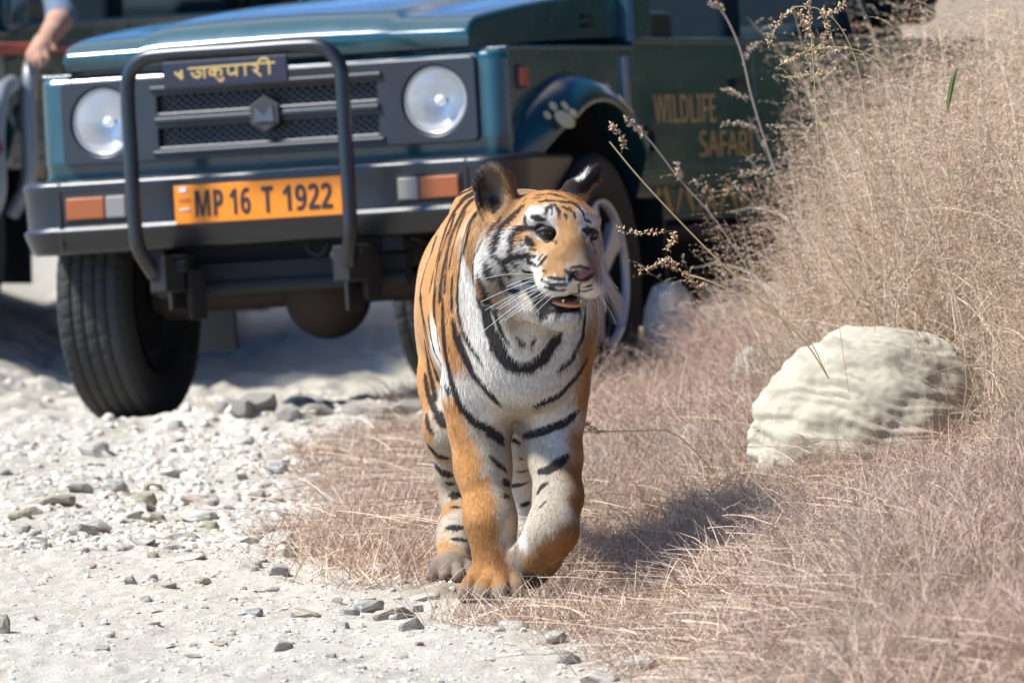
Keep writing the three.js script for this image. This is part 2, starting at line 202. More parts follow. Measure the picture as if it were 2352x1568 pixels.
function loft(sections) {                 // sections: arrays of equal length of Vector3
  const n = sections[0].length, pos = [], idx = []; for (const s of sections) for (const p of s) pos.push(p.x, p.y, p.z);
  for (let i = 0; i + 1 < sections.length; i++) for (let j = 0; j + 1 < n; j++) { const a = i * n + j; idx.push(a, a + 1, a + n, a + 1, a + n + 1, a + n); }
  const g = new THREE.BufferGeometry(); g.setAttribute('position', new THREE.Float32BufferAttribute(pos, 3)); g.setAttribute('uv', new THREE.Float32BufferAttribute(pos.flatMap((_, i) => i % 3 ? [] : [pos[i] + pos[i + 2] * 0.3, pos[i + 1] + pos[i + 2] * 0.7]), 2)); g.setIndex(idx); g.computeVertexNormals(); return g;
}
function makeWheel(parent, x, z, outer, steer) {
  const w = new THREE.Group(); w.name = 'wheel'; w.position.set(x, 0.334, z); w.rotation.y = steer; parent.add(w);
  // tyre: surface of revolution with grooves round it and cut shoulder blocks
  const prof = []; const hw = 0.102, R0 = 0.334;
  prof.push([-0.075, 0.2, 0], [-0.095, 0.225, 0], [-0.106, 0.265, 0], [-0.104, 0.30, 0], [-0.098, 0.318, 1], [-0.088, 0.328, 1]);
  for (const [a, b] of [[-0.084, -0.056], [-0.047, -0.022], [-0.014, 0.014], [0.022, 0.047], [0.056, 0.084]]) prof.push([a - 0.002, 0.323, 0], [a, R0 - 0.001, 2], [b, R0 - 0.001, 2], [b + 0.002, 0.323, 0]);
  prof.push([0.088, 0.328, 1], [0.098, 0.318, 1], [0.104, 0.30, 0], [0.106, 0.265, 0], [0.095, 0.225, 0], [0.075, 0.2, 0]);
  const seg = 240, secs = []; for (let i = 0; i <= seg; i++) { const a = i / seg * Math.PI * 2, cut = i % 4 === 0 ? 0.006 : 0, sag = 0; secs.push(prof.map(([px, r, k], j) => { const rr = r - (k === 1 ? cut : k === 2 && (i + (j % 3)) % 6 === 0 ? 0.004 : 0) - sag; return V(px, Math.cos(a) * rr, Math.sin(a) * rr); })); }
  part('tyre', loft(secs), JM.tyre, w);
  const rim = new THREE.Group(); rim.name = 'rim'; rim.rotation.y = outer > 0 ? 0 : Math.PI; w.add(rim);
  const g = []; const lip = new THREE.LatheGeometry([[0.205, 0.1], [0.2, 0.102], [0.192, 0.096], [0.188, 0.082], [0.194, 0.08]].map(([r, y]) => new THREE.Vector2(r, y)), 48); lip.rotateZ(-Math.PI / 2); g.push(lip);
  for (let k = 0; k < 5; k++) { const sh = new THREE.Shape(); sh.moveTo(-0.022, 0.04); sh.lineTo(-0.026, 0.12); sh.lineTo(-0.04, 0.192); sh.lineTo(0.04, 0.192); sh.lineTo(0.026, 0.12); sh.lineTo(0.022, 0.04); const e = new THREE.ExtrudeGeometry(sh, { depth: 0.018, bevelSize: 0.006, bevelThickness: 0.006, bevelSegments: 2 }); e.translate(0, 0, 0.068).rotateZ(k * Math.PI * 2 / 5 + 0.3).rotateY(Math.PI / 2); g.push(e); }
  g.push(cyl(0.06, 0.05, 'x', 0.06, 0, 0, 24, 0.052)); const merged = merge(g); const m = part('spokes', merged, JM.alloy, w); m.rotation.y = rim.rotation.y; w.remove(rim);
  part('rim_barrel', new THREE.LatheGeometry([[0.186, 0.08], [0.18, 0.02], [0.178, -0.08], [0.205, -0.095]].map(([r, y]) => new THREE.Vector2(r, y)), 40).rotateZ(-Math.PI / 2), JM.under, w).rotation.y = outer > 0 ? 0 : Math.PI;
  part('brake_drum', cyl(0.15, 0.06, 'x', -0.02 * Math.sign(outer), 0, 0, 28), JM.under, w);
  return w;
}
function makeJeep() {
  const j = thing('safari_jeep', 'dark green open safari jeep standing right behind the tiger', 'jeep', 'safari jeeps on the track');
  // ---- bodywork
  const frontPanel = (() => {            // front wall round the grille: rounded corners into the wings
    const path = []; for (const s of [-1, 1]) { const c = [[s * 0.60, 0.47]]; for (let i = 0; i <= 8; i++) { const a = i / 8 * Math.PI / 2; c.push([s * (0.655 + 0.045 * Math.sin(a)), 0.425 + 0.045 * Math.cos(a)]); } if (s < 0) path.push(...c.reverse()); else path.push(...c); }
    const ys = [0.605, 0.65, 0.725, 0.937, 0.952, 0.963, 0.966], inn = [0.02, 0.008, 0, 0, 0.004, 0.014, 0.03];
    const sheet = (a, b, keep) => loft(ys.slice(a, b).map((y, k) => path.filter(keep).map(([x, z]) => V(x - Math.sign(x) * inn[k + a] * 0.7, y, z - inn[k + a])).reverse()));
    const g = [sheet(0, 3, () => true), sheet(3, 7, () => true), sheet(2, 4, ([x]) => x < -0.59), sheet(2, 4, ([x]) => x > 0.59)];
    g.push(box(1.3, 0.006, 0.12, 0, 0.963, 0.39)); return merge(g);
  })();
  part('front_panel', frontPanel, JM.paint, j);
  // wings and flanks with wheel arches
  const flank = (z0, z1, y0, y1, arches) => { const sh = new THREE.Shape(); sh.moveTo(z0, y0); for (const [cz, r] of arches) { sh.lineTo(cz - r, y0); for (let i = 0; i <= 24; i++) { const a = Math.PI - i / 24 * Math.PI; sh.lineTo(cz + Math.cos(a) * r, Math.max(y0, 0.36 + Math.sin(a) * r)); } } sh.lineTo(z1, y0); sh.lineTo(z1, y1); sh.lineTo(z0, y1); sh.closePath(); return new THREE.ExtrudeGeometry(sh, { depth: 0.012, bevelEnabled: true, bevelSize: 0.005, bevelThickness: 0.004, bevelSegments: 2, curveSegments: 24 }).rotateY(-Math.PI / 2); };
  for (const s of [-1, 1]) {
    const wing = part('wing', flank(-0.492, 0.425, 0.6, 0.957, [[0, 0.46]]).translate(s * 0.69 + 0.006, 0, 0), JM.side, j);
    part('wing_top', box(0.1, 0.012, 0.93, s * 0.652, 0.964, -0.03, 0.005), JM.paint, j);
    if (s > 0) wing.userData.label = 'front wing with paw prints on its flare';
    // flare
    const secs = []; for (let i = 0; i <= 40; i++) { const a = lerp(0.60, 2.72, i / 40), ca = Math.cos(a), sa = Math.sin(a), fade = Math.min(1, Math.min(i * 0.7, 40 - i) / 8 + 0.15); const row = [[0.472, 0.695], [0.458, 0.70 + 0.09 * fade], [0.466, 0.70 + 0.103 * fade], [0.482, 0.70 + 0.10 * fade], [0.512, 0.70 + 0.083 * fade], [0.535, 0.70 + 0.045 * fade], [0.548, 0.70 + 0.008], [0.55, 0.69]]; secs.push(row.map(([r, x]) => V(s * x, 0.335 + sa * r * 1.02 + (sa < 0.02 ? 0 : 0), ca * r * 0.97))); }
    part('wheel_arch_flare', loft(s > 0 ? secs : secs.map((q) => q.slice().reverse())), JM.paint, j);
    part('inner_arch', loft((() => { const q = []; for (let i = 0; i <= 24; i++) { const a = lerp(0.56, 2.75, i / 24); q.push([V(s * 0.45, 0.36 + Math.sin(a) * 0.46, Math.cos(a) * 0.46), V(s * 0.698, 0.36 + Math.sin(a) * 0.46, Math.cos(a) * 0.46)]); } return q; })()), JM.under, j);
    const door = part('door', box(0.014, 0.47, 0.92, s * 0.692, 0.755, -0.955, 0.006), JM.side, j);
    part('handle', box(0.02, 0.025, 0.13, s * 0.706, 0.86, -1.31, 0.006), JM.black, door);
    for (const y of [0.885, 0.64]) part('hinge', box(0.02, 0.03, 0.09, s * 0.704, y, -0.49, 0.004), JM.side, door);
    part('belt_line', box(0.03, 0.02, 3.0, s * 0.69, 0.993 - 0.012, -1.99, 0.008), JM.paint, j);
    part('sill', merge([box(0.02, 0.055, 2.05, s * 0.7, 0.60, -1.49, 0.006), box(0.018, 0.075, 1.55, s * 0.694, 0.528, -1.25, 0.006), box(0.03, 0.022, 1.55, s * 0.70, 0.482, -1.25, 0.008)]), JM.side, j);
    part('rear_side', flank(-3.42, -1.425, 0.52, 0.985, [[-2.375, 0.46]]).translate(s * 0.69 + 0.006, 0, 0), JM.side, j);
    part('side_step', merge([tube([V(s * 0.70, 0.44, -0.58), V(s * 0.82, 0.43, -0.66), V(s * 0.83, 0.43, -1.1), V(s * 0.83, 0.43, -1.6), V(s * 0.70, 0.44, -1.72)], 0.022, 40, 10)]), JM.rust, j);
    part('mud_flap', box(0.22, 0.36, 0.012, s * 0.665, 0.36, -0.475, 0.004), JM.black, j);
    const lamp = part('side_lamp', box(0.022, 0.055, 0.05, s * 0.705, 0.885, 0.345, 0.006), JM.red, j);
    part('lamp_base', box(0.01, 0.066, 0.062, s * 0.699, 0.885, 0.345, 0.003), JM.black, lamp);
    part('wing_glint', box(0.012, 0.15, 0.045, s * 0.703, 0.865, -0.42, 0.004), mat(0.30, 0.34, 0.40, 0.3, { metalness: 0.6 }), j);  // pale bar added for the bright reflection along the panel gap
    part('door_vent', new THREE.TorusGeometry(0.036, 0.008, 8, 24).rotateY(Math.PI / 2).translate(s * 0.702, 0.70, -0.575), JM.black, j);
    part('belt_trim', merge([box(0.012, 0.012, 0.9, s * 0.7, 0.63, -0.955, 0.003)]), JM.paint, j);
  }
  // bonnet: lofted across its width
  const bonnet = (() => {
    const secs = []; for (let i = 0; i <= 40; i++) {
      const t = i / 40, z = 0.475 - t * 1.02, rise = 0.075 * t + 0.012 * Math.sin(t * Math.PI), w = 0.612 + 0.028 * t, nose = Math.exp(-t * 1.02 / 0.022) * 0.022;
      const row = [[-1, -0.078 + rise * -0.6, 1], [-1, -0.012, 1], [-0.992, 0.0, 1], [-0.97, 0.008, 1], [-0.80, 0.012, 1], [-0.62, 0.016, 1], [-0.58, 0.030, 1], [-0.5, 0.036, 1], [-0.2, 0.043, 1], [0, 0.044, 1], [0.2, 0.043, 1], [0.5, 0.036, 1], [0.58, 0.030, 1], [0.62, 0.016, 1], [0.80, 0.012, 1], [0.97, 0.008, 1], [0.992, 0.0, 1], [1, -0.012, 1], [1, -0.078 + rise * -0.6, 1]];
      const ease = 1 - Math.exp(-t * 1.02 / 0.05); secs.push(row.map(([x, y]) => V(x * w, 1.045 + rise + (y > 0 ? y * (0.35 + 0.65 * ease) : y) - (y > -0.05 ? nose : 0), z)));
    }
    const first = secs[0], face = [first.map((p) => V(p.x * 0.985, Math.min(p.y, 0.972), 0.462)), first.map((p) => V(p.x, Math.min(p.y, 0.975), 0.478)), first.map((p) => V(p.x, Math.min(p.y, 0.978) + (p.y > 0.98 ? (p.y - 0.978) * 0.7 : 0), 0.486))];
    return loft([...face, ...secs]);
  })();
  const hood = part('bonnet', bonnet, JM.paint, j);
  for (const y of [1.055, 1.03]) part('louvre', box(0.006, 0.012, 0.08, 0.640, y, -0.33, 0.002), JM.under, hood);
  for (const x of [-0.12, 0.22]) part('washer_jet', cyl(0.012, 0.012, 'y', x, 1.165, -0.42), JM.black, hood);
  part('scuttle', box(1.36, 0.16, 0.16, 0, 1.045, -0.63, 0.02), JM.paint, j);
  // dashboard and seats; the windscreen has been taken off
  part('dashboard', box(1.3, 0.14, 0.2, 0, 1.0, -0.84, 0.02), JM.black, j);
  for (const [x, z, h] of [[-0.36, -1.45, 0.55], [0.36, -1.45, 0.55]]) part('front_seat', merge([box(0.46, 0.12, 0.45, x, 0.72, z + 0.1, 0.04), box(0.46, h, 0.12, x, 0.72 + h / 2, z - 0.14, 0.04)]), JM.seat, j);
  part('rear_bench', merge([box(1.25, 0.12, 0.4, 0, 0.98, -2.2, 0.04), box(1.25, 0.5, 0.1, 0, 1.2, -2.42, 0.04), box(1.25, 0.12, 0.4, 0, 1.1, -3.0, 0.04), box(1.25, 0.5, 0.1, 0, 1.35, -3.22, 0.04)]), JM.seat, j);
  part('steering_wheel', new THREE.TorusGeometry(0.18, 0.014, 8, 30).rotateX(0.5).translate(-0.36, 1.08, -1.02), JM.black, j);
  // tub floor and tail
  part('floor', merge([box(1.3, 0.03, 3.6, 0, 0.50, -1.55), box(1.3, 0.42, 0.02, 0, 0.72, -0.56), box(1.36, 0.46, 0.03, 0, 0.75, -3.42)]), JM.under, j);
  for (const s of [-1, 1]) part('side_rail', tube([V(s * 0.70, 1.14, -1.5), V(s * 0.70, 1.16, -2.4), V(s * 0.70, 1.16, -3.4)], 0.018, 20, 8), JM.rust, j);
  // ---- grille and headlamps
  const grille = new THREE.Group(); grille.name = 'grille'; j.add(grille);
  { const sh = new THREE.Shape(); const rr = (s, x0, y0, x1, y1, r) => { s.moveTo(x0 + r, y0); s.lineTo(x1 - r, y0); s.quadraticCurveTo(x1, y0, x1, y0 + r); s.lineTo(x1, y1 - r); s.quadraticCurveTo(x1, y1, x1 - r, y1); s.lineTo(x0 + r, y1); s.quadraticCurveTo(x0, y1, x0, y1 - r); s.lineTo(x0, y0 + r); s.quadraticCurveTo(x0, y0, x0 + r, y0); return s; };
    rr(sh, -0.622, 0.718, 0.622, 0.944, 0.014); const hole = (p) => sh.holes.push(p); for (const s of [-1, 1]) { const h = new THREE.Path(); h.absarc(s * 0.5, 0.832, 0.1, 0, Math.PI * 2, true); hole(h); }
    hole(rr(new THREE.Path(), -0.335, 0.842, 0.335, 0.896, 0.01)); hole(rr(new THREE.Path(), -0.335, 0.748, 0.335, 0.806, 0.01));
    part('surround', new THREE.ExtrudeGeometry(sh, { depth: 0.022, bevelEnabled: true, bevelSize: 0.004, bevelThickness: 0.006, bevelSegments: 2, curveSegments: 32 }).translate(0, 0, 0.458), JM.bezel, grille);
    part('crossbar', merge([box(0.68, 0.018, 0.02, 0, 0.824, 0.488, 0.006), box(0.70, 0.016, 0.018, 0, 0.912, 0.487, 0.006), box(0.70, 0.014, 0.018, 0, 0.735, 0.487, 0.006)]), JM.bezel, grille);
    const mesh = []; for (const [y0, y1] of [[0.845, 0.893], [0.751, 0.803]]) { const yc = (y0 + y1) / 2, h = y1 - y0; for (let x = -0.34; x <= 0.34; x += 0.026) for (const s of [-1, 1]) mesh.push(new THREE.BoxGeometry(0.0065, h * 1.7, 0.006).rotateZ(s * 0.95).translate(x, yc, 0.463 + s * 0.0015)); }
    const lat = part('mesh_panel', merge(mesh), JM.bezel, grille);
    const em = new THREE.Shape(); for (let i = 0; i < 6; i++) { const a = i * Math.PI / 3 + Math.PI / 6; i ? em.lineTo(Math.cos(a) * 0.047, Math.sin(a) * 0.047) : em.moveTo(Math.cos(a) * 0.047, Math.sin(a) * 0.047); }
    const emblem = part('emblem', new THREE.ExtrudeGeometry(em, { depth: 0.012, bevelSize: 0.003, bevelThickness: 0.003, bevelSegments: 1 }).translate(0, 0.824, 0.492), JM.grille, grille);
    const ms = new THREE.Shape(); [[-0.03, -0.022], [-0.026, 0.024], [0, -0.004], [0.026, 0.024], [0.03, -0.022], [0.014, -0.022], [0, -0.02], [-0.014, -0.022]].forEach(([x, y], i) => i ? ms.lineTo(x, y) : ms.moveTo(x, y));
    part('emblem_wing', new THREE.ExtrudeGeometry(ms, { depth: 0.004, bevelEnabled: false }).translate(0, 0.824, 0.507), mat(0.10, 0.11, 0.13, 0.4, { metalness: 0.5 }), grille);
  }
  for (const s of [-1, 1]) {
    const lamp = new THREE.Group(); lamp.name = 'headlight'; lamp.position.set(s * 0.5, 0.832, 0.46); j.add(lamp);
    part('bowl', new THREE.LatheGeometry([[0.005, -0.065], [0.04, -0.058], [0.07, -0.03], [0.086, 0.008]].map(([r, y]) => new THREE.Vector2(r, y)), 40).rotateX(Math.PI / 2), mat(0.86, 0.86, 0.84, 0.34, { metalness: 0.75, side: THREE.DoubleSide }), lamp);
    part('ring', new THREE.TorusGeometry(0.09, 0.006, 10, 48).translate(0, 0, 0.012), mat(0.5, 0.49, 0.45, 0.3, { metalness: 0.7 }), lamp);
    part('lens', new THREE.SphereGeometry(0.19, 40, 12, 0, Math.PI * 2, 0, 0.475).rotateX(Math.PI / 2).translate(0, 0, -0.16), JM.glass, lamp);
    part('bulb', new THREE.SphereGeometry(0.016, 16, 10).translate(0, 0, -0.02), mat(0.8, 0.8, 0.75, 0.2), lamp);
    part('cowl', new THREE.LatheGeometry([[0.097, 0.018], [0.104, 0.024], [0.118, 0.018]].map(([r, y]) => new THREE.Vector2(r, y)), 48).rotateX(Math.PI / 2), JM.bezel, lamp);
  }
  // ---- bumper: a pressed channel wrapped round the corners
  const bumper = new THREE.Group(); bumper.name = 'bumper'; j.add(bumper);
  { const path = []; const W = 0.755, r = 0.11, z0 = 0.55; for (let i = 0; i <= 4; i++) path.push([-W, lerp(0.16, z0 - r, i / 4), -1, 0]); for (let i = 1; i <= 10; i++) { const a = i / 10 * Math.PI / 2; path.push([-W + r - r * Math.cos(a), z0 - r + r * Math.sin(a), -Math.cos(a), Math.sin(a)]); } for (let i = 1; i < 30; i++) path.push([lerp(-W + r, W - r, i / 30), z0, 0, 1]); for (let i = 0; i <= 10; i++) { const a = i / 10 * Math.PI / 2; path.push([W - r + r * Math.sin(a), z0 - r + r * Math.cos(a), Math.sin(a), Math.cos(a)]); } for (let i = 1; i <= 4; i++) path.push([W, lerp(z0 - r, 0.16, i / 4), 1, 0]);
    const prof = [[-0.08, 0.672], [-0.012, 0.675], [0.004, 0.668], [0.01, 0.656], [0.004, 0.64], [0.0, 0.546], [0.004, 0.54], [0.012, 0.536], [0.010, 0.526], [-0.008, 0.480], [-0.018, 0.470], [-0.09, 0.468]];
    part('bumper_bar', loft(prof.map(([o, y]) => path.map(([x, z, nx, nz]) => V(x + nx * o, y, z + nz * o)).reverse())), JM.blackBar, bumper);
    for (const s of [-1, 1]) { part('seam', box(0.006, 0.19, 0.004, s * 0.612, 0.572, 0.556), JM.under, bumper);
      const ind = part('indicator', box(0.118, 0.062, 0.016, s * 0.532, 0.594, 0.556, 0.006), JM.amber, bumper); part('position_lamp', box(0.062, 0.062, 0.016, s * 0.440, 0.594, 0.556, 0.006), JM.clear, ind); part('lamp_rim', box(0.196, 0.078, 0.008, s * 0.501, 0.594, 0.553, 0.003), JM.under, ind); }
  }
  // number plate
  const plate = part('number_plate', box(0.505, 0.106, 0.006, -0.006, 0.588, 0.565, 0.002), JM.yellow, j);
  part('registration', merge([lettering('MP', 0.084, 0.072, 0.003, font).translate(-0.148, 0, 0), lettering('16', 0.062, 0.072, 0.003, font).translate(-0.055, 0, 0), lettering('T', 0.034, 0.072, 0.003, font).translate(0.028, 0, 0), lettering('1922', 0.148, 0.072, 0.003, font).translate(0.148, 0, 0)]).translate(-0.006, 0.589, 0.567), JM.ink, plate);
  part('state_mark', box(0.022, 0.014, 0.003, -0.231, 0.629, 0.569), JM.board2, plate); part('state_bar', box(0.03, 0.005, 0.003, -0.228, 0.575, 0.569), JM.board2, plate);
  part('state_code', lettering('IND', 0.034, 0.013, 0.002).translate(-0.227, 0.60, 0.5675), mat(0.45, 0.14, 0.02, 0.6), plate);
  // ---- bull bar with name board
  const bull = new THREE.Group(); bull.name = 'bull_bar'; j.add(bull);
  { const X = 0.322, Z = 0.70, pts = []; const push = (x, y, z = Z) => pts.push(V(x, y, z)); push(-X + 0.03, 0.40, 0.655); push(-X + 0.02, 0.43, 0.675); push(-X + 0.004, 0.48, 0.695); push(-X, 0.56); push(-X, 0.75); push(-X, 0.88); for (let i = 1; i <= 5; i++) { const a = i / 6 * Math.PI / 2; push(-X + 0.09 - 0.09 * Math.cos(a), 0.91 + 0.09 * Math.sin(a)); } push(-X + 0.12, 1.0); push(0, 1.0); push(X - 0.12, 1.0); for (let i = 5; i >= 1; i--) { const a = i / 6 * Math.PI / 2; push(X - 0.09 + 0.09 * Math.cos(a), 0.91 + 0.09 * Math.sin(a)); } push(X, 0.88); push(X, 0.75); push(X, 0.56); push(X - 0.004, 0.48, 0.695); push(X - 0.02, 0.43, 0.675); push(X - 0.03, 0.40, 0.655);
    part('hoop', tube(pts, 0.0205, 160, 14), JM.blackBar, bull);
    part('bracket', merge([-1, 1].flatMap((s) => [box(0.05, 0.10, 0.20, s * 0.275, 0.40, 0.57, 0.006), box(0.012, 0.14, 0.10, s * 0.235, 0.34, 0.50, 0.004), box(0.012, 0.12, 0.10, s * 0.295, 0.36, 0.50, 0.004), cyl(0.016, 0.09, 'x', s * 0.265, 0.42, 0.6, 12)])), JM.under, bull);
    const board = part('name_board', box(0.372, 0.072, 0.012, -0.016, 0.942, 0.716, 0.003), JM.board, bull);
    // painted name in strokes of a brush, hanging from a headline
    const st = []; const S = (w, ...xy) => { const p = []; for (let i = 0; i < xy.length; i += 2) p.push(V(xy[i], xy[i + 1], 0)); st.push(tube(p, w, 14, 6).scale(1, 1, 0.35)); };
    S(0.0042, -0.150, 0.006, -0.138, -0.002, -0.128, 0.008); S(0.004, -0.143, 0, -0.134, -0.008, -0.130, -0.014); S(0.003, -0.128, 0.012, -0.127, -0.014);
    const hy = 0.013; S(0.0032, -0.110, hy, -0.02, hy + 0.001, 0.10, hy + 0.002, 0.152, hy + 0.002);
    S(0.0036, -0.100, 0.004, -0.092, -0.008, -0.078, -0.012, -0.07, -0.002, -0.078, 0.004, -0.086, 0.0); S(0.0036, -0.060, hy, -0.060, -0.016);                                   // ja
    S(0.0036, -0.027, hy, -0.027, -0.016); S(0.0034, -0.027, -0.002, -0.040, -0.008, -0.046, 0.0, -0.040, 0.006, -0.027, 0.003); S(0.0034, -0.027, 0.003, -0.014, 0.006, -0.008, -0.003, -0.014, -0.012); S(0.0034, -0.022, -0.018, -0.014, -0.026, -0.005, -0.022, -0.008, -0.014);   // ku
    S(0.0036, 0.012, hy, 0.012, -0.006, 0.020, -0.010, 0.034, -0.004); S(0.0036, 0.036, hy, 0.036, -0.016); S(0.0036, 0.062, hy, 0.062, -0.016);                     // ma
    S(0.0036, 0.084, hy, 0.100, 0.006, 0.096, -0.003, 0.086, -0.002, 0.098, -0.010, 0.108, -0.020); S(0.0036, 0.134, hy, 0.134, -0.016); S(0.0036, 0.134, hy, 0.128, 0.026, 0.110, 0.027, 0.102, 0.018);   // ri
    part('painted_name', merge(st).translate(-0.016, 0.943, 0.7225), JM.gold, board);
  }
  // ---- flank lettering, paw prints and tiger stripes painted on the visible side
  const side = j.children.find((c) => c.name === 'door' && c.geometry.boundingBox === null && (c.geometry.computeBoundingBox(), c.geometry.boundingBox.min.x > 0));
  const dull = mat(0.58, 0.40, 0.15, 0.7);
  part('painted_word', lettering('WILDLIFE', 0.47, 0.078, 0.003, fontR).rotateY(Math.PI / 2).translate(0.699, 0.79, -0.865), dull, side);
  part('painted_word', lettering('SAFARI', 0.42, 0.074, 0.003, fontR).rotateY(Math.PI / 2).translate(0.699, 0.688, -1.175), dull, side);
  const stripes = []; const RS = rng(5); for (let k = 0; k < 16; k++) { const z = -0.60 - k * 0.085, s2 = k % 2 ? 1 : -1; stripes.push(new THREE.BoxGeometry(0.004, 0.085, 0.012 + RS() * 0.012).rotateX(s2 * 0.6).translate(0.704, 0.53, z)); } part('painted_stripes', merge(stripes), dull, j);
  const flareAt = (a, f) => { const r = lerp(0.482, 0.53, f), x = 0.70 + lerp(0.1, 0.05, f); return V(x, 0.335 + Math.sin(a) * r * 1.02, Math.cos(a) * r * 0.97); };
  const paws = []; for (const a0 of [1.02, 1.95]) { const blob = (da, f, r1, r2) => { const p = flareAt(a0 + da, f), n = V(0.75, Math.sin(a0) * 0.66, Math.cos(a0) * 0.66).normalize(); const g = new THREE.SphereGeometry(1, 14, 10).scale(r1, r2, 0.005); g.applyQuaternion(new THREE.Quaternion().setFromUnitVectors(V(0, 0, 1), n)); paws.push(g.translate(p.x + n.x * 0.004, p.y + n.y * 0.004, p.z + n.z * 0.004)); }; blob(-0.02, 0.25, 0.034, 0.03); blob(0.075, 0.1, 0.013, 0.014); blob(0.085, 0.5, 0.014, 0.016); blob(0.02, 0.9, 0.014, 0.016); blob(-0.07, 0.95, 0.013, 0.014); }
  part('painted_paw_prints', merge(paws), JM.tan, j);
  // ---- running gear
  const gear = part('front_axle', merge([cyl(0.042, 1.16, 'x', 0, 0.334, 0), new THREE.SphereGeometry(0.125, 26, 18).scale(1, 1, 0.9).translate(-0.06, 0.32, 0.0), cyl(0.06, 0.1, 'x', -0.5, 0.334, 0), cyl(0.06, 0.1, 'x', 0.5, 0.334, 0)]), JM.rust, j);
  part('tie_rod', merge([cyl(0.014, 1.05, 'x', 0, 0.355, 0.16), cyl(0.014, 0.8, 'x', 0.05, 0.40, 0.2)]), JM.under, gear);
  part('rear_axle', merge([cyl(0.042, 1.16, 'x', 0, 0.334, -2.375), new THREE.SphereGeometry(0.13, 24, 16).translate(-0.05, 0.33, -2.375)]), JM.rust, j);
  const leaf = []; for (const z of [0, -2.375]) for (const s of [-1, 1]) for (let k = 0; k < 3; k++) { const L = 0.52 - k * 0.12; leaf.push(tube([V(s * 0.42, 0.41 + 0.05 * (L / 0.5) ** 2 - k * 0.012, z - L), V(s * 0.42, 0.39 - k * 0.012, z), V(s * 0.42, 0.41 + 0.05 * (L / 0.5) ** 2 - k * 0.012, z + L)], 0.007, 14, 6).scale(1, 1, 1)); }
  part('leaf_springs', merge(leaf), JM.under, j);
  part('chassis', merge([box(0.06, 0.1, 3.8, -0.36, 0.48, -1.4), box(0.06, 0.1, 3.8, 0.36, 0.48, -1.4), box(0.8, 0.08, 0.06, 0, 0.44, 0.36), box(0.74, 0.06, 0.05, 0, 0.39, 0.42), cyl(0.02, 0.75, 'x', 0, 0.355, 0.44), box(0.7, 0.22, 0.04, 0, 0.55, 0.36), box(0.66, 0.36, 0.05, 0, 0.76, 0.33), box(0.5, 0.2, 0.5, 0, 0.43, -0.35, 0.05), box(0.4, 0.22, 1.2, 0.02, 0.4, -1.2, 0.05), new THREE.TorusGeometry(0.03, 0.006, 8, 18, Math.PI).rotateZ(Math.PI).translate(0.12, 0.46, 0.47)]), JM.under, j);
  part('fuel_tank', merge([box(0.66, 0.26, 0.75, 0.1, 0.36, -1.75, 0.04), box(0.9, 0.14, 0.3, 0, 0.4, -2.9, 0.03)]), JM.under, j);
  part('exhaust', tube([V(0.25, 0.36, -0.3), V(0.25, 0.3, -1.2), V(0.3, 0.3, -2), V(0.45, 0.33, -3.3)], 0.025, 30, 8), JM.rust, j);
  makeWheel(j, -0.67, 0, -1, 0.07); makeWheel(j, 0.68, 0, 1, 0.07); makeWheel(j, -0.65, -2.375, -1, 0); makeWheel(j, 0.65, -2.375, 1, 0);
  const spare = makeWheel(j, 0, -3.58, 1, Math.PI / 2); spare.name = 'spare_wheel'; spare.position.y = 0.95;
  return j;
}
const jeep = makeJeep();
jeep.position.set(-0.441, 0.017, -6.54); jeep.rotation.set(-0.027, -22.5 * Math.PI / 180, 0.073, 'YXZ');
// ---------------------------------------------------------------- two more jeeps on the track, people aboard
function copyJeep(label, p, rot) { const c = jeep.clone(); c.name = numbered('safari_jeep'); c.userData = { ...jeep.userData, label }; scene.add(c); c.position.set(...p); c.rotation.set(rot[0], rot[1], rot[2], 'YXZ'); return c; }
const jeepA = copyJeep('green safari jeep with red side rails parked beside the tail of the first', [-2.40, -0.03, -10.3], [0, -0.39, 0.02]);
const jeepB = copyJeep('green safari jeep standing far behind the other two', [-2.0, 0.0, -29.4], [0, -0.39, 0]);
{
  const red = mat(0.30, 0.055, 0.03, 0.45), grey = mat(0.30, 0.33, 0.37, 0.4, { metalness: 0.3 });
  part('grab_rail', tube([V(0.78, 0.93, 0.08), V(0.80, 0.92, -0.3), V(0.80, 0.91, -0.8), V(0.78, 0.90, -1.3)], 0.02, 30, 8), red, jeepA);
  part('side_hoop', tube([V(0.76, 0.40, -0.36), V(0.82, 0.5, -0.36), V(0.82, 0.75, -0.37), V(0.815, 0.87, -0.42), V(0.80, 0.9, -0.52), V(0.76, 0.9, -0.62)], 0.026, 40, 10), grey, jeepA);
  part('side_hoop', tube([V(0.76, 0.36, -0.10), V(0.83, 0.45, -0.10), V(0.83, 0.66, -0.11), V(0.825, 0.78, -0.16), V(0.81, 0.81, -0.27), V(0.76, 0.81, -0.38)], 0.028, 40, 10), grey, jeepA);
  part('foot_peg', tube([V(0.70, 0.62, -0.12), V(0.86, 0.62, -0.06)], 0.024, 8, 8), red, jeepA);
}
const SKIN = [0.42, 0.24, 0.16];
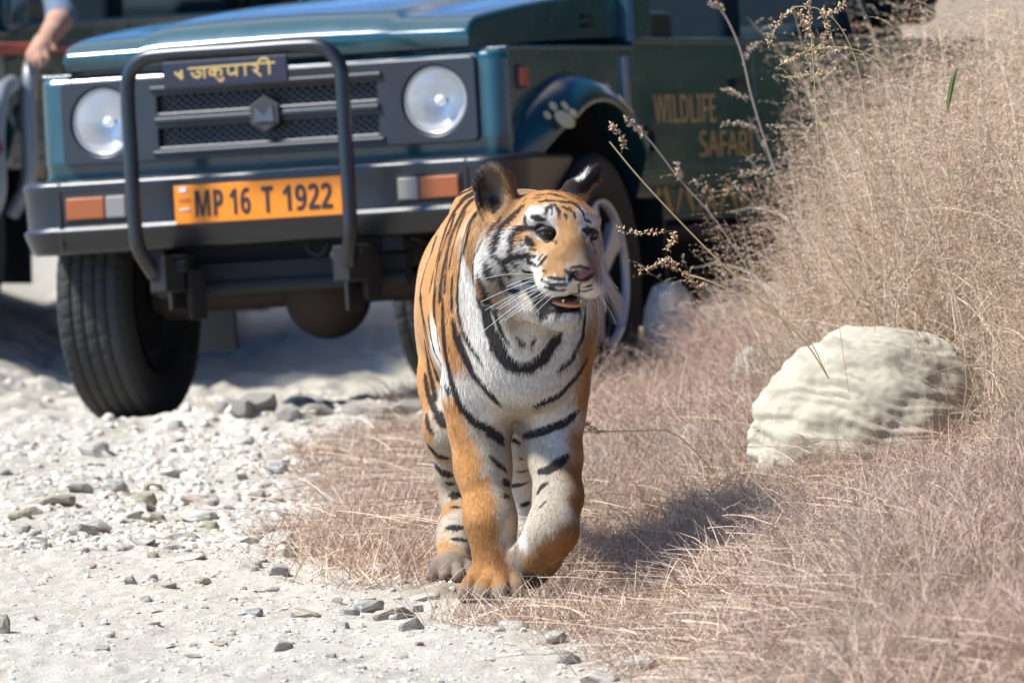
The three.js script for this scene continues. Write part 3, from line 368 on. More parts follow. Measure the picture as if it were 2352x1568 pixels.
function person(label, jeepOf, seat, turn, shirt, trousers, handL, handR) {   // seated figure: x to its left, y up, z ahead, seat at the origin
  const t = thing('person', label, 'person', 'people riding in the parked jeep'), f = [], hands = [];
  const c = (a, b, ra, rb, k = 0.04) => f.push([cone(V(...a), V(...b), ra, rb), k]);
  c([0, 0.08, 0], [0, 0.28, -0.02], 0.135, 0.14, 0.06); c([0, 0.28, -0.02], [0, 0.46, -0.01], 0.145, 0.12, 0.06); c([-0.13, 0.5, -0.01], [0.13, 0.5, -0.01], 0.065, 0.065, 0.05); c([0, 0.52, 0], [0, 0.62, 0.015], 0.055, 0.052, 0.03);
  for (const s of [-1, 1]) { c([s * 0.09, 0.06, 0.02], [s * 0.13, 0.1, 0.44], 0.088, 0.062); c([s * 0.13, 0.1, 0.44], [s * 0.13, -0.26, 0.50], 0.06, 0.042); c([s * 0.13, -0.28, 0.49], [s * 0.14, -0.31, 0.66], 0.042, 0.034, 0.02); }
  [[1, handL], [-1, handR]].forEach(([s, h]) => { const sh = V(s * 0.175, 0.49, -0.01), hd = V(...h), mid = sh.clone().add(hd).multiplyScalar(0.5), el = mid.add(V(s * 0.05, -0.10, -0.05)); c(sh.toArray(), el.toArray(), 0.054, 0.042); c(el.toArray(), hd.toArray(), 0.042, 0.029);
    const d = hd.clone().sub(el).normalize(), side = V().crossVectors(d, V(0, 1, 0)).normalize(), dn = V().crossVectors(side, d); f.push([cone(hd, hd.clone().addScaledVector(d, 0.07), 0.032, 0.034), 0.02]);
    for (let i = 0; i < 4; i++) { const k = hd.clone().addScaledVector(d, 0.085).addScaledVector(side, (i - 1.5) * 0.02), L = [0.03, 0.037, 0.034, 0.026][i], m = k.clone().addScaledVector(d, L).addScaledVector(dn, -0.008 * 1), e = m.clone().addScaledVector(d, L * 0.6).addScaledVector(dn, -0.028); f.push([cone(k, m, 0.009, 0.0085), 0.006], [cone(m, e, 0.0085, 0.0075), 0.005]); }
    const th = hd.clone().addScaledVector(d, 0.03).addScaledVector(side, -0.034), te = th.clone().addScaledVector(d, 0.045).addScaledVector(side, -0.016); f.push([cone(th, te, 0.012, 0.009), 0.01]); hands.push([hd, el, d]); });
  f.push([ellipsoid(V(0, 0.725, 0.02), V(0.075, 0.105, 0.092)), 0.03], [cone(V(0, 0.665, 0.06), V(0, 0.65, 0.085), 0.045, 0.03), 0.03], [cone(V(0, 0.735, 0.105), V(0, 0.705, 0.128), 0.009, 0.013), 0.012], [ellipsoid(V(0.078, 0.72, 0.01), V(0.012, 0.03, 0.02)), 0.008], [ellipsoid(V(-0.078, 0.72, 0.01), V(0.012, 0.03, 0.02)), 0.008]);
  const eyes = [-1, 1].map((s) => ellipsoid(V(s * 0.031, 0.738, 0.112), V(0.016, 0.008, 0.012))), mouth = ellipsoid(V(0, 0.668, 0.115), V(0.024, 0.004, 0.015));
  const F = (x, y, z) => { let d = 1; for (const [g, k] of f) { const e = g(x, y, z); if (e < d + k) d = smin(d, e, k); } if (y > 0.6) { for (const e of eyes) d = smax(d, -e(x, y, z), 0.006); d = smax(d, -mouth(x, y, z), 0.003); } return d; };
  const xs = [handL, handR].flat(), far = Math.max(...xs.map(Math.abs)) + 0.2, geo = meshField(F, [-far, -0.38, -0.35], [far, 0.86, 0.8], 0.011), p = geo.attributes.position, col = [];
  for (let i = 0; i < p.count; i++) { const x = p.getX(i), y = p.getY(i), z = p.getZ(i); let c2 = shirt; if (y > 0.585) c2 = SKIN; else if (y < -0.285) c2 = [0.03, 0.025, 0.02]; else if (z > 0.1 && y < 0.2 && y > -0.3) c2 = trousers; for (const [h, e, d] of hands) { const q = V(x, y, z).sub(e).dot(d), L = h.distanceTo(e); if (q > L * 0.15 && V(x, y, z).distanceTo(h.clone().lerp(e, 0.4)) < 0.3 && Math.abs(V(x, y, z).sub(e).addScaledVector(d, -q).length()) < 0.07) c2 = SKIN; } const m = 1 + 0.15 * noise(x * 20, y * 20, z * 20); col.push(c2[0] * m, c2[1] * m, c2[2] * m); }
  geo.setAttribute('color', new THREE.Float32BufferAttribute(col, 3));
  part('body', geo, new THREE.MeshStandardMaterial({ vertexColors: true, roughness: 0.8 }), t);
  part('hair', meshField((x, y, z) => Math.max(ellipsoid(V(0, 0.75, 0), V(0.086, 0.098, 0.098))(x, y, z), 0.70 + 0.5 * Math.max(0, z) - y + 0.03 * (z > 0 ? 1 : 0)), [-0.12, 0.66, -0.13], [0.12, 0.87, 0.13], 0.009), mat(0.015, 0.012, 0.01, 0.6), t);
  for (const s of [-1, 1]) part('eye', new THREE.SphereGeometry(0.011, 12, 8).translate(s * 0.031, 0.738, 0.099), mat(0.05, 0.035, 0.03, 0.2), t);
  jeepOf.updateMatrixWorld(true); t.position.copy(V(...seat).applyMatrix4(jeepOf.matrixWorld)); t.rotation.y = jeepOf.rotation.y + turn; return t;
}
person('person in a slate blue shirt leaning a bare arm on the red rail', jeepA, [0.44, 0.80, -0.88], 0.12, [0.10, 0.14, 0.19], [0.12, 0.14, 0.17], [0.36, 0.14, 0.52], [-0.1, 0.1, 0.40]);
person('person in a grey shirt with hands on knees on the rear bench', jeepA, [-0.25, 1.06, -2.2], 0, [0.20, 0.23, 0.26], [0.10, 0.13, 0.17], [0.13, 0.15, 0.36], [-0.13, 0.15, 0.36]);
person('person in pale clothes on the back bench of the jeep behind the tiger', jeep, [0.42, 1.19, -2.98], 0, [0.62, 0.60, 0.58], [0.50, 0.49, 0.47], [0.13, 0.15, 0.36], [-0.13, 0.15, 0.36]);
// ---------------------------------------------------------------- forest edge to the right of the track, mirrored in the jeep's flank
{
  const R = rng(63), bark = mat(0.10, 0.075, 0.055, 0.95), leafM = new THREE.MeshPhysicalMaterial({ vertexColors: true, roughness: 0.7, side: THREE.DoubleSide });
  function makeTree(label) {
    const t = thing('forest_tree', label, 'tree', 'forest edge beyond the bank'), limbs = [tube([V(0, -0.2, 0), V(0.1, 1.2, 0.05), V(-0.05, 2.6, 0.1), V(0.1, 4.4, 0)], 0.16, 24, 8)], tips = [];
    for (let k = 0; k < 9; k++) { const y = 1.1 + k * 0.4, a = k * 2.4, L = 1.6 - k * 0.06, e = V(Math.cos(a) * L, y + 0.9, Math.sin(a) * L); limbs.push(tube([V(0.05, y, 0.05), V(Math.cos(a) * L * 0.5, y + 0.35, Math.sin(a) * L * 0.5), e], 0.05, 10, 6)); tips.push(e, V(Math.cos(a) * L * 0.6, y + 0.5, Math.sin(a) * L * 0.6)); } tips.push(V(0.1, 5, 0)); for (let k = 0; k < 14; k++) tips.push(V((R() - 0.5) * 3.4, 0.3 + R() * 1.2, (R() - 0.5) * 3.4));
    part('trunk', merge(limbs), bark, t);
    const pos = [], col = [], idx = []; for (let k = 0; k < 14000; k++) { const c = tips[Math.floor(R() * tips.length)], r = 0.95 * Math.cbrt(R()), a = R() * 6.28, b = Math.acos(2 * R() - 1), p = V(c.x + r * Math.sin(b) * Math.cos(a), c.y + 0.75 * r * Math.cos(b), c.z + r * Math.sin(b) * Math.sin(a)), d = V(R() - 0.5, R() - 0.7, R() - 0.5).normalize().multiplyScalar(0.10 + 0.06 * R()), s = V().crossVectors(d, V(R() - 0.5, R(), R() - 0.5)).normalize().multiplyScalar(0.035), o = pos.length / 3, m = 0.8 + 0.5 * R(); for (const q of [p, p.clone().addScaledVector(d, 0.5).add(s), p.clone().add(d), p.clone().addScaledVector(d, 0.5).sub(s)]) { pos.push(q.x, q.y, q.z); col.push(0.055 * m, 0.075 * m, 0.022 * m); } idx.push(o, o + 1, o + 2, o, o + 2, o + 3); }
    const g = new THREE.BufferGeometry(); g.setAttribute('position', new THREE.Float32BufferAttribute(pos, 3)); g.setAttribute('color', new THREE.Float32BufferAttribute(col, 3)); g.setIndex(idx); g.computeVertexNormals(); part('crown', g, leafM, t); return t;
  }
  const first = makeTree('dark leafy forest tree standing beyond the grassy bank');
  [[5.2, -12.5, 1], [6.6, -15, 1.15], [8.4, -17.2, 1.05], [10.2, -19.6, 1.2], [12.5, -21.8, 1.1], [8, -12.2, 1.2], [11, -15.5, 1.25], [14.5, -19, 1.3]].forEach(([x, z, s], i) => { const o = i ? first.clone() : first; if (i) { o.name = numbered('forest_tree'); o.userData = { ...first.userData }; scene.add(o); } o.position.set(x, 0.3, z); o.scale.setScalar(s); o.rotation.y = i * 1.7; });
}
// ---------------------------------------------------------------- the tiger: one field for body, legs and head
const headAt = at(1261, 546, 0.30), headQ = new THREE.Quaternion().setFromEuler(new THREE.Euler(0.06, 0.45, -0.06, 'YXZ'));
const H = (x, y, z) => V(x, y, z).applyQuaternion(headQ).add(headAt);   // a point in the head's own axes: x right, y up, z towards the nose
const HI = (() => { const q = headQ.clone().invert(), m = new THREE.Matrix4().makeRotationFromQuaternion(q).elements; return (x, y, z) => { x -= headAt.x; y -= headAt.y; z -= headAt.z; return [m[0] * x + m[4] * y + m[8] * z, m[1] * x + m[5] * y + m[9] * z, m[2] * x + m[6] * y + m[10] * z]; }; })();
const tigerField = (() => {
  // trunk: elliptic sections along z  [z, centre x, centre y, half width, half height]
  const S = [[0.20, 0.03, 0.60, 0.03, 0.04], [0.17, 0.03, 0.605, 0.085, 0.13], [0.12, 0.03, 0.61, 0.12, 0.185], [0.02, 0.027, 0.62, 0.148, 0.225], [-0.15, 0.02, 0.63, 0.158, 0.243], [-0.45, -0.008, 0.632, 0.175, 0.232], [-0.75, -0.03, 0.625, 0.186, 0.232], [-1.0, -0.045, 0.64, 0.172, 0.212], [-1.22, -0.055, 0.665, 0.15, 0.18], [-1.38, -0.06, 0.675, 0.105, 0.125], [-1.47, -0.062, 0.68, 0.03, 0.04]];
  const sec = (z) => { let i = 0; while (i < S.length - 2 && S[i + 1][0] > z) i++; const t = clamp((S[i][0] - z) / (S[i][0] - S[i + 1][0]), 0, 1), P = S[Math.max(i - 1, 0)], A = S[i], B = S[i + 1], C = S[Math.min(i + 2, S.length - 1)];
    return [1, 2, 3, 4].map((k) => 0.5 * (2 * A[k] + (B[k] - P[k]) * t + (2 * P[k] - 5 * A[k] + 4 * B[k] - C[k]) * t * t + (3 * A[k] - P[k] - 3 * B[k] + C[k]) * t * t * t)); };
  const table = []; for (let i = 0; i <= 400; i++) table.push(sec(0.2 - i * 1.67 / 400));
  const trunk = (x, y, z) => { const zz = clamp(z, -1.47, 0.2), q = table[Math.round((0.2 - zz) / 1.67 * 400)], a = (x - q[0]) / q[2], b = (y - q[1]) / q[3]; const d = (hyp(a / (1 - 0.2 * clamp(b, -1, 1)), b) - 1) * Math.min(q[2], q[3]); return Math.max(d, 0) > 0 || z !== zz ? hyp(Math.max(d, 0), z - zz) : d; };
  const P = [];                                            // [field, blend]
  const limb = (pts, k) => { for (let i = 0; i + 1 < pts.length; i++) P.push([cone(pts[i][0], pts[i + 1][0], pts[i][1], pts[i + 1][1]), k]); };
  // neck and shoulders
  limb([[V(0.0, 0.70, -0.22), 0.155], [V(0.026, 0.735, 0.02), 0.143], [H(-0.012, -0.02, -0.14), 0.112]], 0.08);
  limb([[V(0.03, 0.66, 0.05), 0.12], [H(0, -0.10, -0.05), 0.085]], 0.07);
  P.push([cone(at(1094, 486, -0.17), at(1090, 700, -0.02), 0.05, 0.085), 0.09], [cone(V(0.09, 0.80, -0.2), V(0.092, 0.62, -0.03), 0.04, 0.078), 0.07]);
  // planted foreleg
  limb([[at(1108, 770, 0.03), 0.088], [at(1098, 900, -0.02), 0.076], [at(1101, 985, -0.03), 0.0625], [at(1109, 1070, -0.02), 0.0575], [at(1126, 1190, 0.02), 0.0525], [at(1138, 1290, 0.03), 0.0505]], 0.035);
  paw(at(1131, 1350, 0.055), 0.067, 0, 1.0);
  // lifted foreleg, wrist bent and paw hanging back
  limb([[at(1276, 770, 0.03), 0.078], [at(1270, 900, -0.02), 0.070], [at(1268, 965, -0.03), 0.0645], [at(1275, 1050, 0.02), 0.055], [at(1283, 1140, 0.08), 0.049], [at(1268, 1218, 0.14), 0.0525], [at(1236, 1275, 0.09), 0.0465], [at(1222, 1312, 0.02), 0.036]], 0.035);
  for (const [u, v, r] of [[1200, 1318, 0.019], [1217, 1330, 0.021], [1236, 1328, 0.021], [1252, 1314, 0.018]]) P.push([cone(at(u, v - 22, 0.06), at(u - 4, v, -0.02), r, r * 0.95), 0.015]);
  // hind legs
  limb([[V(-0.095, 0.65, -1.10), 0.11], [at(1053, 880, -0.72), 0.085], [at(1038, 985, -0.64), 0.058], [at(1052, 1080, -0.74), 0.043], [at(1057, 1140, -0.80), 0.040], [at(1052, 1230, -0.64), 0.041], [at(1044, 1280, -0.58), 0.042]], 0.04);
  paw(at(1038, 1310, -0.50), 0.05, 0, 0.86);
  limb([[V(0.03, 0.66, -1.15), 0.12], [at(1208, 900, -0.92), 0.078], [at(1200, 1000, -0.98), 0.045], [at(1200, 1090, -1.30), 0.036], [at(1197, 1200, -1.34), 0.036], [at(1196, 1240, -1.32), 0.036]], 0.04);
  paw(at(1192, 1254, -1.27), 0.04, 0, 0.8);
  limb([[V(-0.06, 0.74, -1.44), 0.045], [V(-0.05, 0.58, -1.62), 0.036], [V(-0.03, 0.34, -1.70), 0.032], [V(0, 0.17, -1.80), 0.028], [V(0.04, 0.14, -1.92), 0.022]], 0.02);
  function paw(c, w, turn, s) {
    P.push([ellipsoid(V(c.x, c.y + 0.01 * s, c.z - 0.015), V(w * 0.95, 0.042 * s, 0.066 * s)), 0.025]);
    for (let i = 0; i < 4; i++) { const x = (i - 1.5) * w * 0.6, z = [0.055, 0.078, 0.078, 0.055][i] * s, r = Math.min([0.0195, 0.0215, 0.0215, 0.0195][i] * s, w * 0.31); P.push([cone(V(c.x + x * 0.8, c.y + 0.012 * s, c.z + z * 0.35), V(c.x + x, c.y - 0.009 * s, c.z + z), r, r), 0.005]); }
  }
  const head = [];
  const E = (x, y, z, a, b, c, k, eul) => head.push([ellipsoid(H(x, y, z), V(a, b, c), eul ? headQ.clone().multiply(new THREE.Quaternion().setFromEuler(new THREE.Euler(...eul))) : headQ), k]);
  E(0, 0.012, -0.03, 0.1, 0.083, 0.105, 0.03); E(0, 0.042, 0.045, 0.07, 0.052, 0.058, 0.04); E(0, 0.05, 0.008, 0.085, 0.047, 0.062, 0.03);
  for (const s of [-1, 1]) {
    E(s < 0 ? -0.076 : 0.068, -0.025, 0.015, s < 0 ? 0.046 : 0.042, 0.058, 0.07, 0.035);                    // cheek bones
    if (s < 0) E(-0.103, -0.055, -0.045, 0.042, 0.10, 0.062, 0.04, [0, -0.3, -0.12]); else E(0.076, -0.05, -0.06, 0.03, 0.08, 0.05, 0.04, [0, 0.3, 0.08]);   // ruff
    E(s * 0.053, 0.048, 0.068, 0.034, 0.02, 0.028, 0.025);                      // brow
    E(s * 0.036, -0.086, 0.122, 0.040, 0.036, 0.052, 0.022);                    // whisker pads
    E(s * 0.042, -0.045, 0.09, 0.035, 0.04, 0.05, 0.03);
  }
  head.push([cone(H(0, 0.035, 0.085), H(0, -0.052, 0.152), 0.044, 0.033), 0.03]);
  E(0, -0.06, 0.172, 0.032, 0.021, 0.02, 0.012);
  const jaw = []; jaw.push([cone(H(0, -0.125, 0.0), H(0, -0.160, 0.098), 0.055, 0.029), 0.03]);
  jaw.push([ellipsoid(H(0, -0.160, 0.105), V(0.037, 0.023, 0.033), headQ), 0.02], [cone(H(-0.05, -0.11, -0.03), H(-0.02, -0.152, 0.07), 0.05, 0.03), 0.03], [cone(H(0.05, -0.11, -0.03), H(0.02, -0.152, 0.07), 0.05, 0.03), 0.03]);
  const gape = ellipsoid(H(0, -0.131, 0.135), V(0.049, 0.0135, 0.085), headQ.clone().multiply(new THREE.Quaternion().setFromEuler(new THREE.Euler(0.16, 0, 0))));
  const nostril = [-1, 1].map((s) => ellipsoid(H(s * 0.0185, -0.063, 0.187), V(0.0095, 0.0055, 0.012), headQ));
  const groove = cone(H(0, -0.08, 0.19), H(0, -0.125, 0.18), 0.0035, 0.003);
  const socket = [-1, 1].map((s) => ellipsoid(H(s * 0.053, 0.019, 0.097), V(0.0205, 0.0125, 0.022), headQ));
  // ears: cups
  const cup = (c, r, eul, k) => { const q = headQ.clone().multiply(new THREE.Quaternion().setFromEuler(new THREE.Euler(...eul))); const f = V(0, 0, 1).applyQuaternion(q), out = ellipsoid(c, r, q), inn = ellipsoid(c.clone().addScaledVector(f, r.z * 0.9), V(r.x * 0.74, r.y * 0.78, r.z * 0.95), q); return (x, y, z) => smax(out(x, y, z), -inn(x, y, z), 0.008); };
  const ears = [cup(H(-0.108, 0.082, -0.06), V(0.048, 0.068, 0.034), [-0.1, -0.75, 0.16]), (() => { const a = cone(at(1322, 440, 0.27), at(1352, 412, 0.255), 0.030, 0.021), b = cone(at(1352, 412, 0.255), at(1370, 386, 0.245), 0.021, 0.006), c = ellipsoid(at(1368, 448, 0.262), V(0.024, 0.03, 0.016)); return (x, y, z) => smax(smin(a(x, y, z), b(x, y, z), 0.01), -c(x, y, z), 0.01); })()];
  const hb = headAt;
  return (x, y, z) => {
    let d = trunk(x, y, z);
    for (const [f, k] of P) { const e = f(x, y, z); if (e < d + k) d = smin(d, e, k); }
    if (hyp(x - hb.x, y - hb.y, z - hb.z) > 0.42) return d;
    let h = 1; for (const [f, k] of head) { const e = f(x, y, z); if (e < h + k) h = smin(h, e, k); }
    for (const [f, k] of jaw) { const e = f(x, y, z); if (e < h + k) h = smin(h, e, k); }
    h = smax(h, -gape(x, y, z), 0.006);
    for (const f of nostril) h = smax(h, -f(x, y, z), 0.004);
    h = smax(h, -groove(x, y, z), 0.004);
    for (const f of socket) h = smax(h, -f(x, y, z), 0.008);
    h = smin(h, ears[0](x, y, z), 0.02); h = smin(h, ears[1](x, y, z), 0.02);
    return smin(d, h, 0.045);
  };
})();
// stripes of the hide: [width, kind, points on the hide in metres]; ground colours: [palette letter, weight, point]
const STRIPES = [
[.0043,2,[[.046,.828,.402],[.056,.817,.403],[.076,.81,.413]]],
[.0040,2,[[.162,.811,.425],[.173,.812,.347],[.178,.821,.342]]],
[.0092,0,[[.116,.748,.467],[.131,.738,.474],[.143,.728,.472]]],
[.0077,0,[[.178,.74,.453],[.166,.731,.465],[.152,.727,.469]]],
[.0043,0,[[.126,.754,.471],[.146,.757,.472],[.169,.752,.464]]],
[.0109,0,[[.047,.836,.404],[.03,.839,.396],[.014,.834,.39],[.006,.821,.393],[.002,.798,.399],[-.002,.774,.395]]],
[.0132,0,[[.024,.884,.361],[.005,.865,.357],[-.014,.846,.359],[-.025,.825,.366],[-.03,.813,.369],[-.034,.8,.37],[-.04,.78,.369]]],
[.0100,0,[[-.038,.776,.37],[-.018,.765,.38],[-.007,.767,.389],[.002,.776,.398],[.024,.779,.411],[.049,.777,.421]]],
[.0100,0,[[-.014,.766,.383],[-.009,.746,.375],[.002,.728,.36]]],
[.0077,0,[[.003,.771,.398],[.01,.76,.398],[.016,.751,.394]]],
[.0083,0,[[.033,.774,.413],[.037,.762,.413],[.051,.757,.426]]],
[.0057,0,[[.075,.778,.439],[.063,.763,.437],[.054,.754,.43]]],
[.0046,0,[[.066,.782,.431],[.057,.769,.431]]],
[.0117,0,[[.032,.817,.405],[.037,.807,.409],[.046,.801,.412]]],
[.0060,0,[[.04,.793,.415],[.051,.79,.418]]],
[.0169,0,[[.027,.858,.391],[.028,.851,.394]]],
[.0109,0,[[.043,.862,.41],[.056,.859,.415],[.07,.856,.416]]],
[.0077,0,[[.073,.867,.414],[.076,.88,.403],[.086,.888,.393]]],
[.0034,0,[[.087,.867,.413],[.088,.883,.4]]],
[.0063,0,[[.103,.86,.418],[.102,.874,.41],[.093,.888,.394]]],
[.0060,0,[[.061,.894,.377],[.078,.896,.377],[.098,.896,.383]]],
[.0092,0,[[.055,.907,.348],[.071,.909,.352]]],
[.0046,0,[[.029,.909,.018],[.051,.914,.017]]],
[.0060,0,[[.096,.896,.382],[.113,.894,.386],[.13,.892,.383],[.147,.884,.383]]],
[.0057,0,[[.08,.91,.349],[.096,.908,.356],[.117,.902,.365]]],
[.0057,0,[[.09,.922,.301],[.105,.919,.274],[.119,.917,.297],[.136,.908,.308]]],
[.0049,0,[[.083,.915,.326],[.101,.914,.329]]],
[.0046,0,[[.107,.924,.271],[.129,.922,.297],[.147,.912,.3]]],
[.0043,0,[[.118,.909,.334],[.138,.901,.337],[.153,.892,.336]]],
[.0043,0,[[.112,.884,.401],[.122,.876,.409]]],
[.0037,0,[[.125,.881,.402],[.13,.873,.409]]],
[.0049,0,[[.136,.887,.388],[.152,.875,.391],[.159,.858,.397]]],
[.0077,0,[[.159,.855,.398],[.173,.849,.377]]],
[.0049,0,[[.175,.805,.354],[.182,.783,.394]]],
[.0060,0,[[.09,.817,.41],[.095,.806,.429]]],
[.0066,0,[[.078,.816,.404],[.09,.81,.424]]],
[.0160,0,[[-.053,.758,.359],[-.05,.741,.359],[-.04,.728,.36]]],
[.0160,0,[[-.024,.728,.361],[-.012,.706,.349]]],
[.0160,0,[[-.005,.699,.348],[.013,.696,.357]]],
[.0092,0,[[.024,.744,.391],[.033,.738,.384],[.044,.739,.409]]],
[.0109,0,[[.024,.72,.359],[.044,.718,.364]]],
[.0029,0,[[.077,.732,.461],[.095,.731,.47],[.115,.73,.471]]],
[.0029,0,[[.063,.727,.449],[.084,.718,.468],[.101,.718,.473],[.118,.717,.47]]],
[.0026,0,[[.07,.712,.456],[.09,.707,.467],[.115,.705,.467]]],
[.0034,0,[[.067,.747,.447],[.075,.744,.454]]],
[.0026,0,[[.155,.71,.446],[.175,.715,.444]]],
[.0026,0,[[.152,.701,.437],[.175,.707,.44]]],
[.0186,0,[[.037,.695,.369],[.053,.685,.382],[.061,.673,.392],[.067,.659,.401],[.076,.654,.409]]],
[.0083,0,[[.076,.656,.409],[.09,.657,.418],[.104,.657,.422],[.127,.658,.415],[.145,.66,.394]]],
[.0066,0,[[.09,.687,.441],[.104,.689,.449],[.118,.689,.435],[.144,.695,.426]]],
[.0043,0,[[.146,.718,.461],[.146,.698,.432]]],
[.0252,0,[[.061,.831,.396],[.073,.832,.391]]],
[.0143,0,[[.049,.836,.404],[.061,.84,.408],[.078,.837,.397],[.086,.821,.396]]],
[.0169,0,[[.162,.827,.411],[.171,.823,.343]]],
[.0100,0,[[.155,.833,.418],[.167,.834,.395],[.178,.827,.344]]],
[.0160,2,[[.144,.939,.283],[.159,.948,.276]]],
[.0200,0,[[-.041,.896,.294],[-.035,.88,.302],[-.038,.869,.311]]],
[.0114,0,[[-.067,.894,.301],[-.068,.883,.307]]],
[.0086,0,[[-.053,.973,.288],[-.03,.978,.293]]],
[.0069,0,[[-.072,.953,.286],[-.074,.939,.301],[-.075,.925,.304],[-.07,.905,.301]]],
[.0200,0,[[.133,.919,.3],[.156,.922,.292],[.176,.936,.278]]],
[.0103,0,[[.176,.936,.278],[.187,.957,.254],[.189,.969,.245]]],
[.0117,0,[[-.081,.776,.278],[-.085,.747,.223],[-.084,.732,.204],[-.084,.717,.192],[-.079,.703,.304],[-.076,.676,.183],[-.069,.658,.184],[-.061,.639,.184]]],
[.0103,0,[[-.072,.736,.335],[-.065,.72,.344],[-.058,.705,.346],[-.052,.688,.34],[-.047,.671,.322],[-.041,.65,.22],[-.034,.629,.21],[-.027,.608,.199],[-.017,.591,.2],[-.007,.574,.201]]],
[.0154,0,[[-.064,.648,.184],[-.056,.63,.185],[-.047,.613,.185],[-.038,.596,.185],[-.03,.579,.187],[-.021,.563,.188],[-.013,.547,.185]]],
[.0046,0,[[-.06,.814,.33],[-.072,.79,.315],[-.081,.772,.284]]],
[.0051,0,[[-.11,.787,.148],[-.111,.779,.145],[-.112,.771,.143],[-.113,.764,.139],[-.114,.756,.136],[-.115,.748,.132],[-.116,.74,.129],[-.117,.732,.125],[-.118,.724,.122],[-.119,.716,.12],[-.12,.707,.117],[-.12,.699,.116],[-.12,.69,.114],[-.121,.681,.113],[-.121,.673,.11],[-.121,.664,.111],[-.12,.655,.11],[-.119,.647,.11],[-.118,.638,.11],[-.116,.63,.113],[-.114,.622,.114],[-.112,.615,.116],[-.11,.607,.118]]],
[.0054,0,[[.01,.592,.218],[.019,.574,.21],[.028,.569,.208]]],
[.0054,0,[[.048,.586,.217],[.042,.574,.211]]],
[.0074,0,[[-.089,.903,-.155],[-.096,.901,-.16],[-.104,.899,-.174],[-.112,.897,-.171],[-.117,.892,-.172],[-.122,.886,-.172],[-.127,.881,-.172],[-.133,.876,-.172],[-.138,.87,-.171],[-.142,.863,-.173],[-.147,.856,-.171],[-.151,.849,-.162]]],
[.0074,0,[[-.161,.797,-1.157],[-.166,.789,-1.171],[-.169,.782,-1.167],[-.171,.775,-1.137],[-.173,.769,-1.122],[-.176,.761,-1.117],[-.178,.755,-1.09]]],
[.0126,0,[[-.085,.893,-.126],[-.092,.888,-.124],[-.099,.884,-.124],[-.106,.88,-.125],[-.111,.874,-.122],[-.115,.868,-.119],[-.12,.862,-.117],[-.125,.856,-.116],[-.13,.85,-.116],[-.133,.843,-.112],[-.137,.837,-.108],[-.14,.83,-.105],[-.143,.823,-.102],[-.146,.817,-.1],[-.148,.81,-.092],[-.151,.803,-.085],[-.153,.795,-.079],[-.156,.788,-.074],[-.158,.781,-.069],[-.16,.774,-.066],[-.162,.766,-.06],[-.164,.758,-.055],[-.166,.751,-.052],[-.168,.743,-.05],[-.17,.735,-.052],[-.172,.727,-.061]]],
[.0126,0,[[-.178,.695,-.533],[-.179,.688,-.525],[-.181,.68,-.517],[-.182,.673,-.508],[-.184,.665,-.504],[-.185,.657,-.504],[-.187,.65,-.5]]],
[.0112,0,[[-.075,.909,.304],[-.08,.903,.302]]],
[.0112,0,[[-.087,.88,-.105],[-.092,.875,-.1],[-.097,.869,-.095],[-.103,.864,-.091],[-.107,.857,-.082],[-.111,.85,-.072],[-.115,.843,-.064],[-.119,.836,-.056],[-.122,.83,-.045],[-.125,.823,-.035],[-.128,.816,-.026],[-.131,.809,-.019],[-.134,.802,-.012],[-.136,.795,-.003],[-.138,.788,.005],[-.139,.782,.012],[-.141,.775,.018],[-.143,.768,.022],[-.145,.761,.026],[-.147,.753,.028],[-.148,.746,.031],[-.15,.739,.032],[-.152,.732,.034],[-.153,.724,.037],[-.154,.716,.041],[-.155,.708,.044],[-.157,.7,.047],[-.158,.692,.047],[-.158,.684,.049],[-.159,.677,.051],[-.159,.669,.051],[-.16,.661,.051]]],
[.0086,0,[[-.071,.881,.308],[-.075,.874,.302],[-.079,.864,.213],[-.082,.857,.215],[-.086,.851,.215],[-.09,.844,.214],[-.092,.836,.216],[-.094,.828,.218],[-.096,.82,.217],[-.099,.812,.214],[-.101,.804,.208],[-.103,.795,.2],[-.105,.786,.171],[-.107,.778,.161],[-.109,.769,.151]]],
[.0112,0,[[-.174,.756,-1.004],[-.176,.751,-.929],[-.178,.746,-.868],[-.18,.74,-.825],[-.182,.734,-.792],[-.184,.727,-.767],[-.187,.72,-.759],[-.19,.712,-.754],[-.193,.705,-.751],[-.196,.698,-.75],[-.198,.69,-.737],[-.201,.682,-.733],[-.203,.674,-.729],[-.206,.666,-.729],[-.207,.659,-.713],[-.208,.652,-.704],[-.209,.644,-.696],[-.21,.637,-.692],[-.209,.629,-.662],[-.208,.622,-.637],[-.206,.614,-.617],[-.205,.606,-.6],[-.203,.598,-.579],[-.201,.59,-.563],[-.2,.582,-.546],[-.198,.574,-.533],[-.196,.566,-.525],[-.194,.557,-.516],[-.192,.549,-.512],[-.19,.54,-.512],[-.189,.531,-.517],[-.187,.522,-.521]]],
[.0074,0,[[-.152,.801,-.088],[-.154,.794,-.08],[-.156,.787,-.073],[-.158,.779,-.066],[-.16,.772,-.061],[-.163,.764,-.057],[-.165,.757,-.054],[-.166,.75,-.051],[-.168,.742,-.05],[-.17,.735,-.05],[-.172,.728,-.055]]],
[.0094,0,[[-.16,.767,-.045],[-.161,.759,-.037],[-.163,.751,-.029],[-.164,.743,-.023],[-.166,.735,-.017],[-.167,.726,-.013],[-.169,.718,-.01],[-.17,.71,-.007],[-.171,.702,-.001],[-.171,.694,.006],[-.172,.686,.011],[-.173,.678,.016],[-.173,.67,.018],[-.174,.662,.018],[-.173,.653,.02],[-.173,.645,.021],[-.172,.636,.02],[-.172,.627,.017],[-.172,.618,.013],[-.17,.61,.012],[-.169,.601,.006]]],
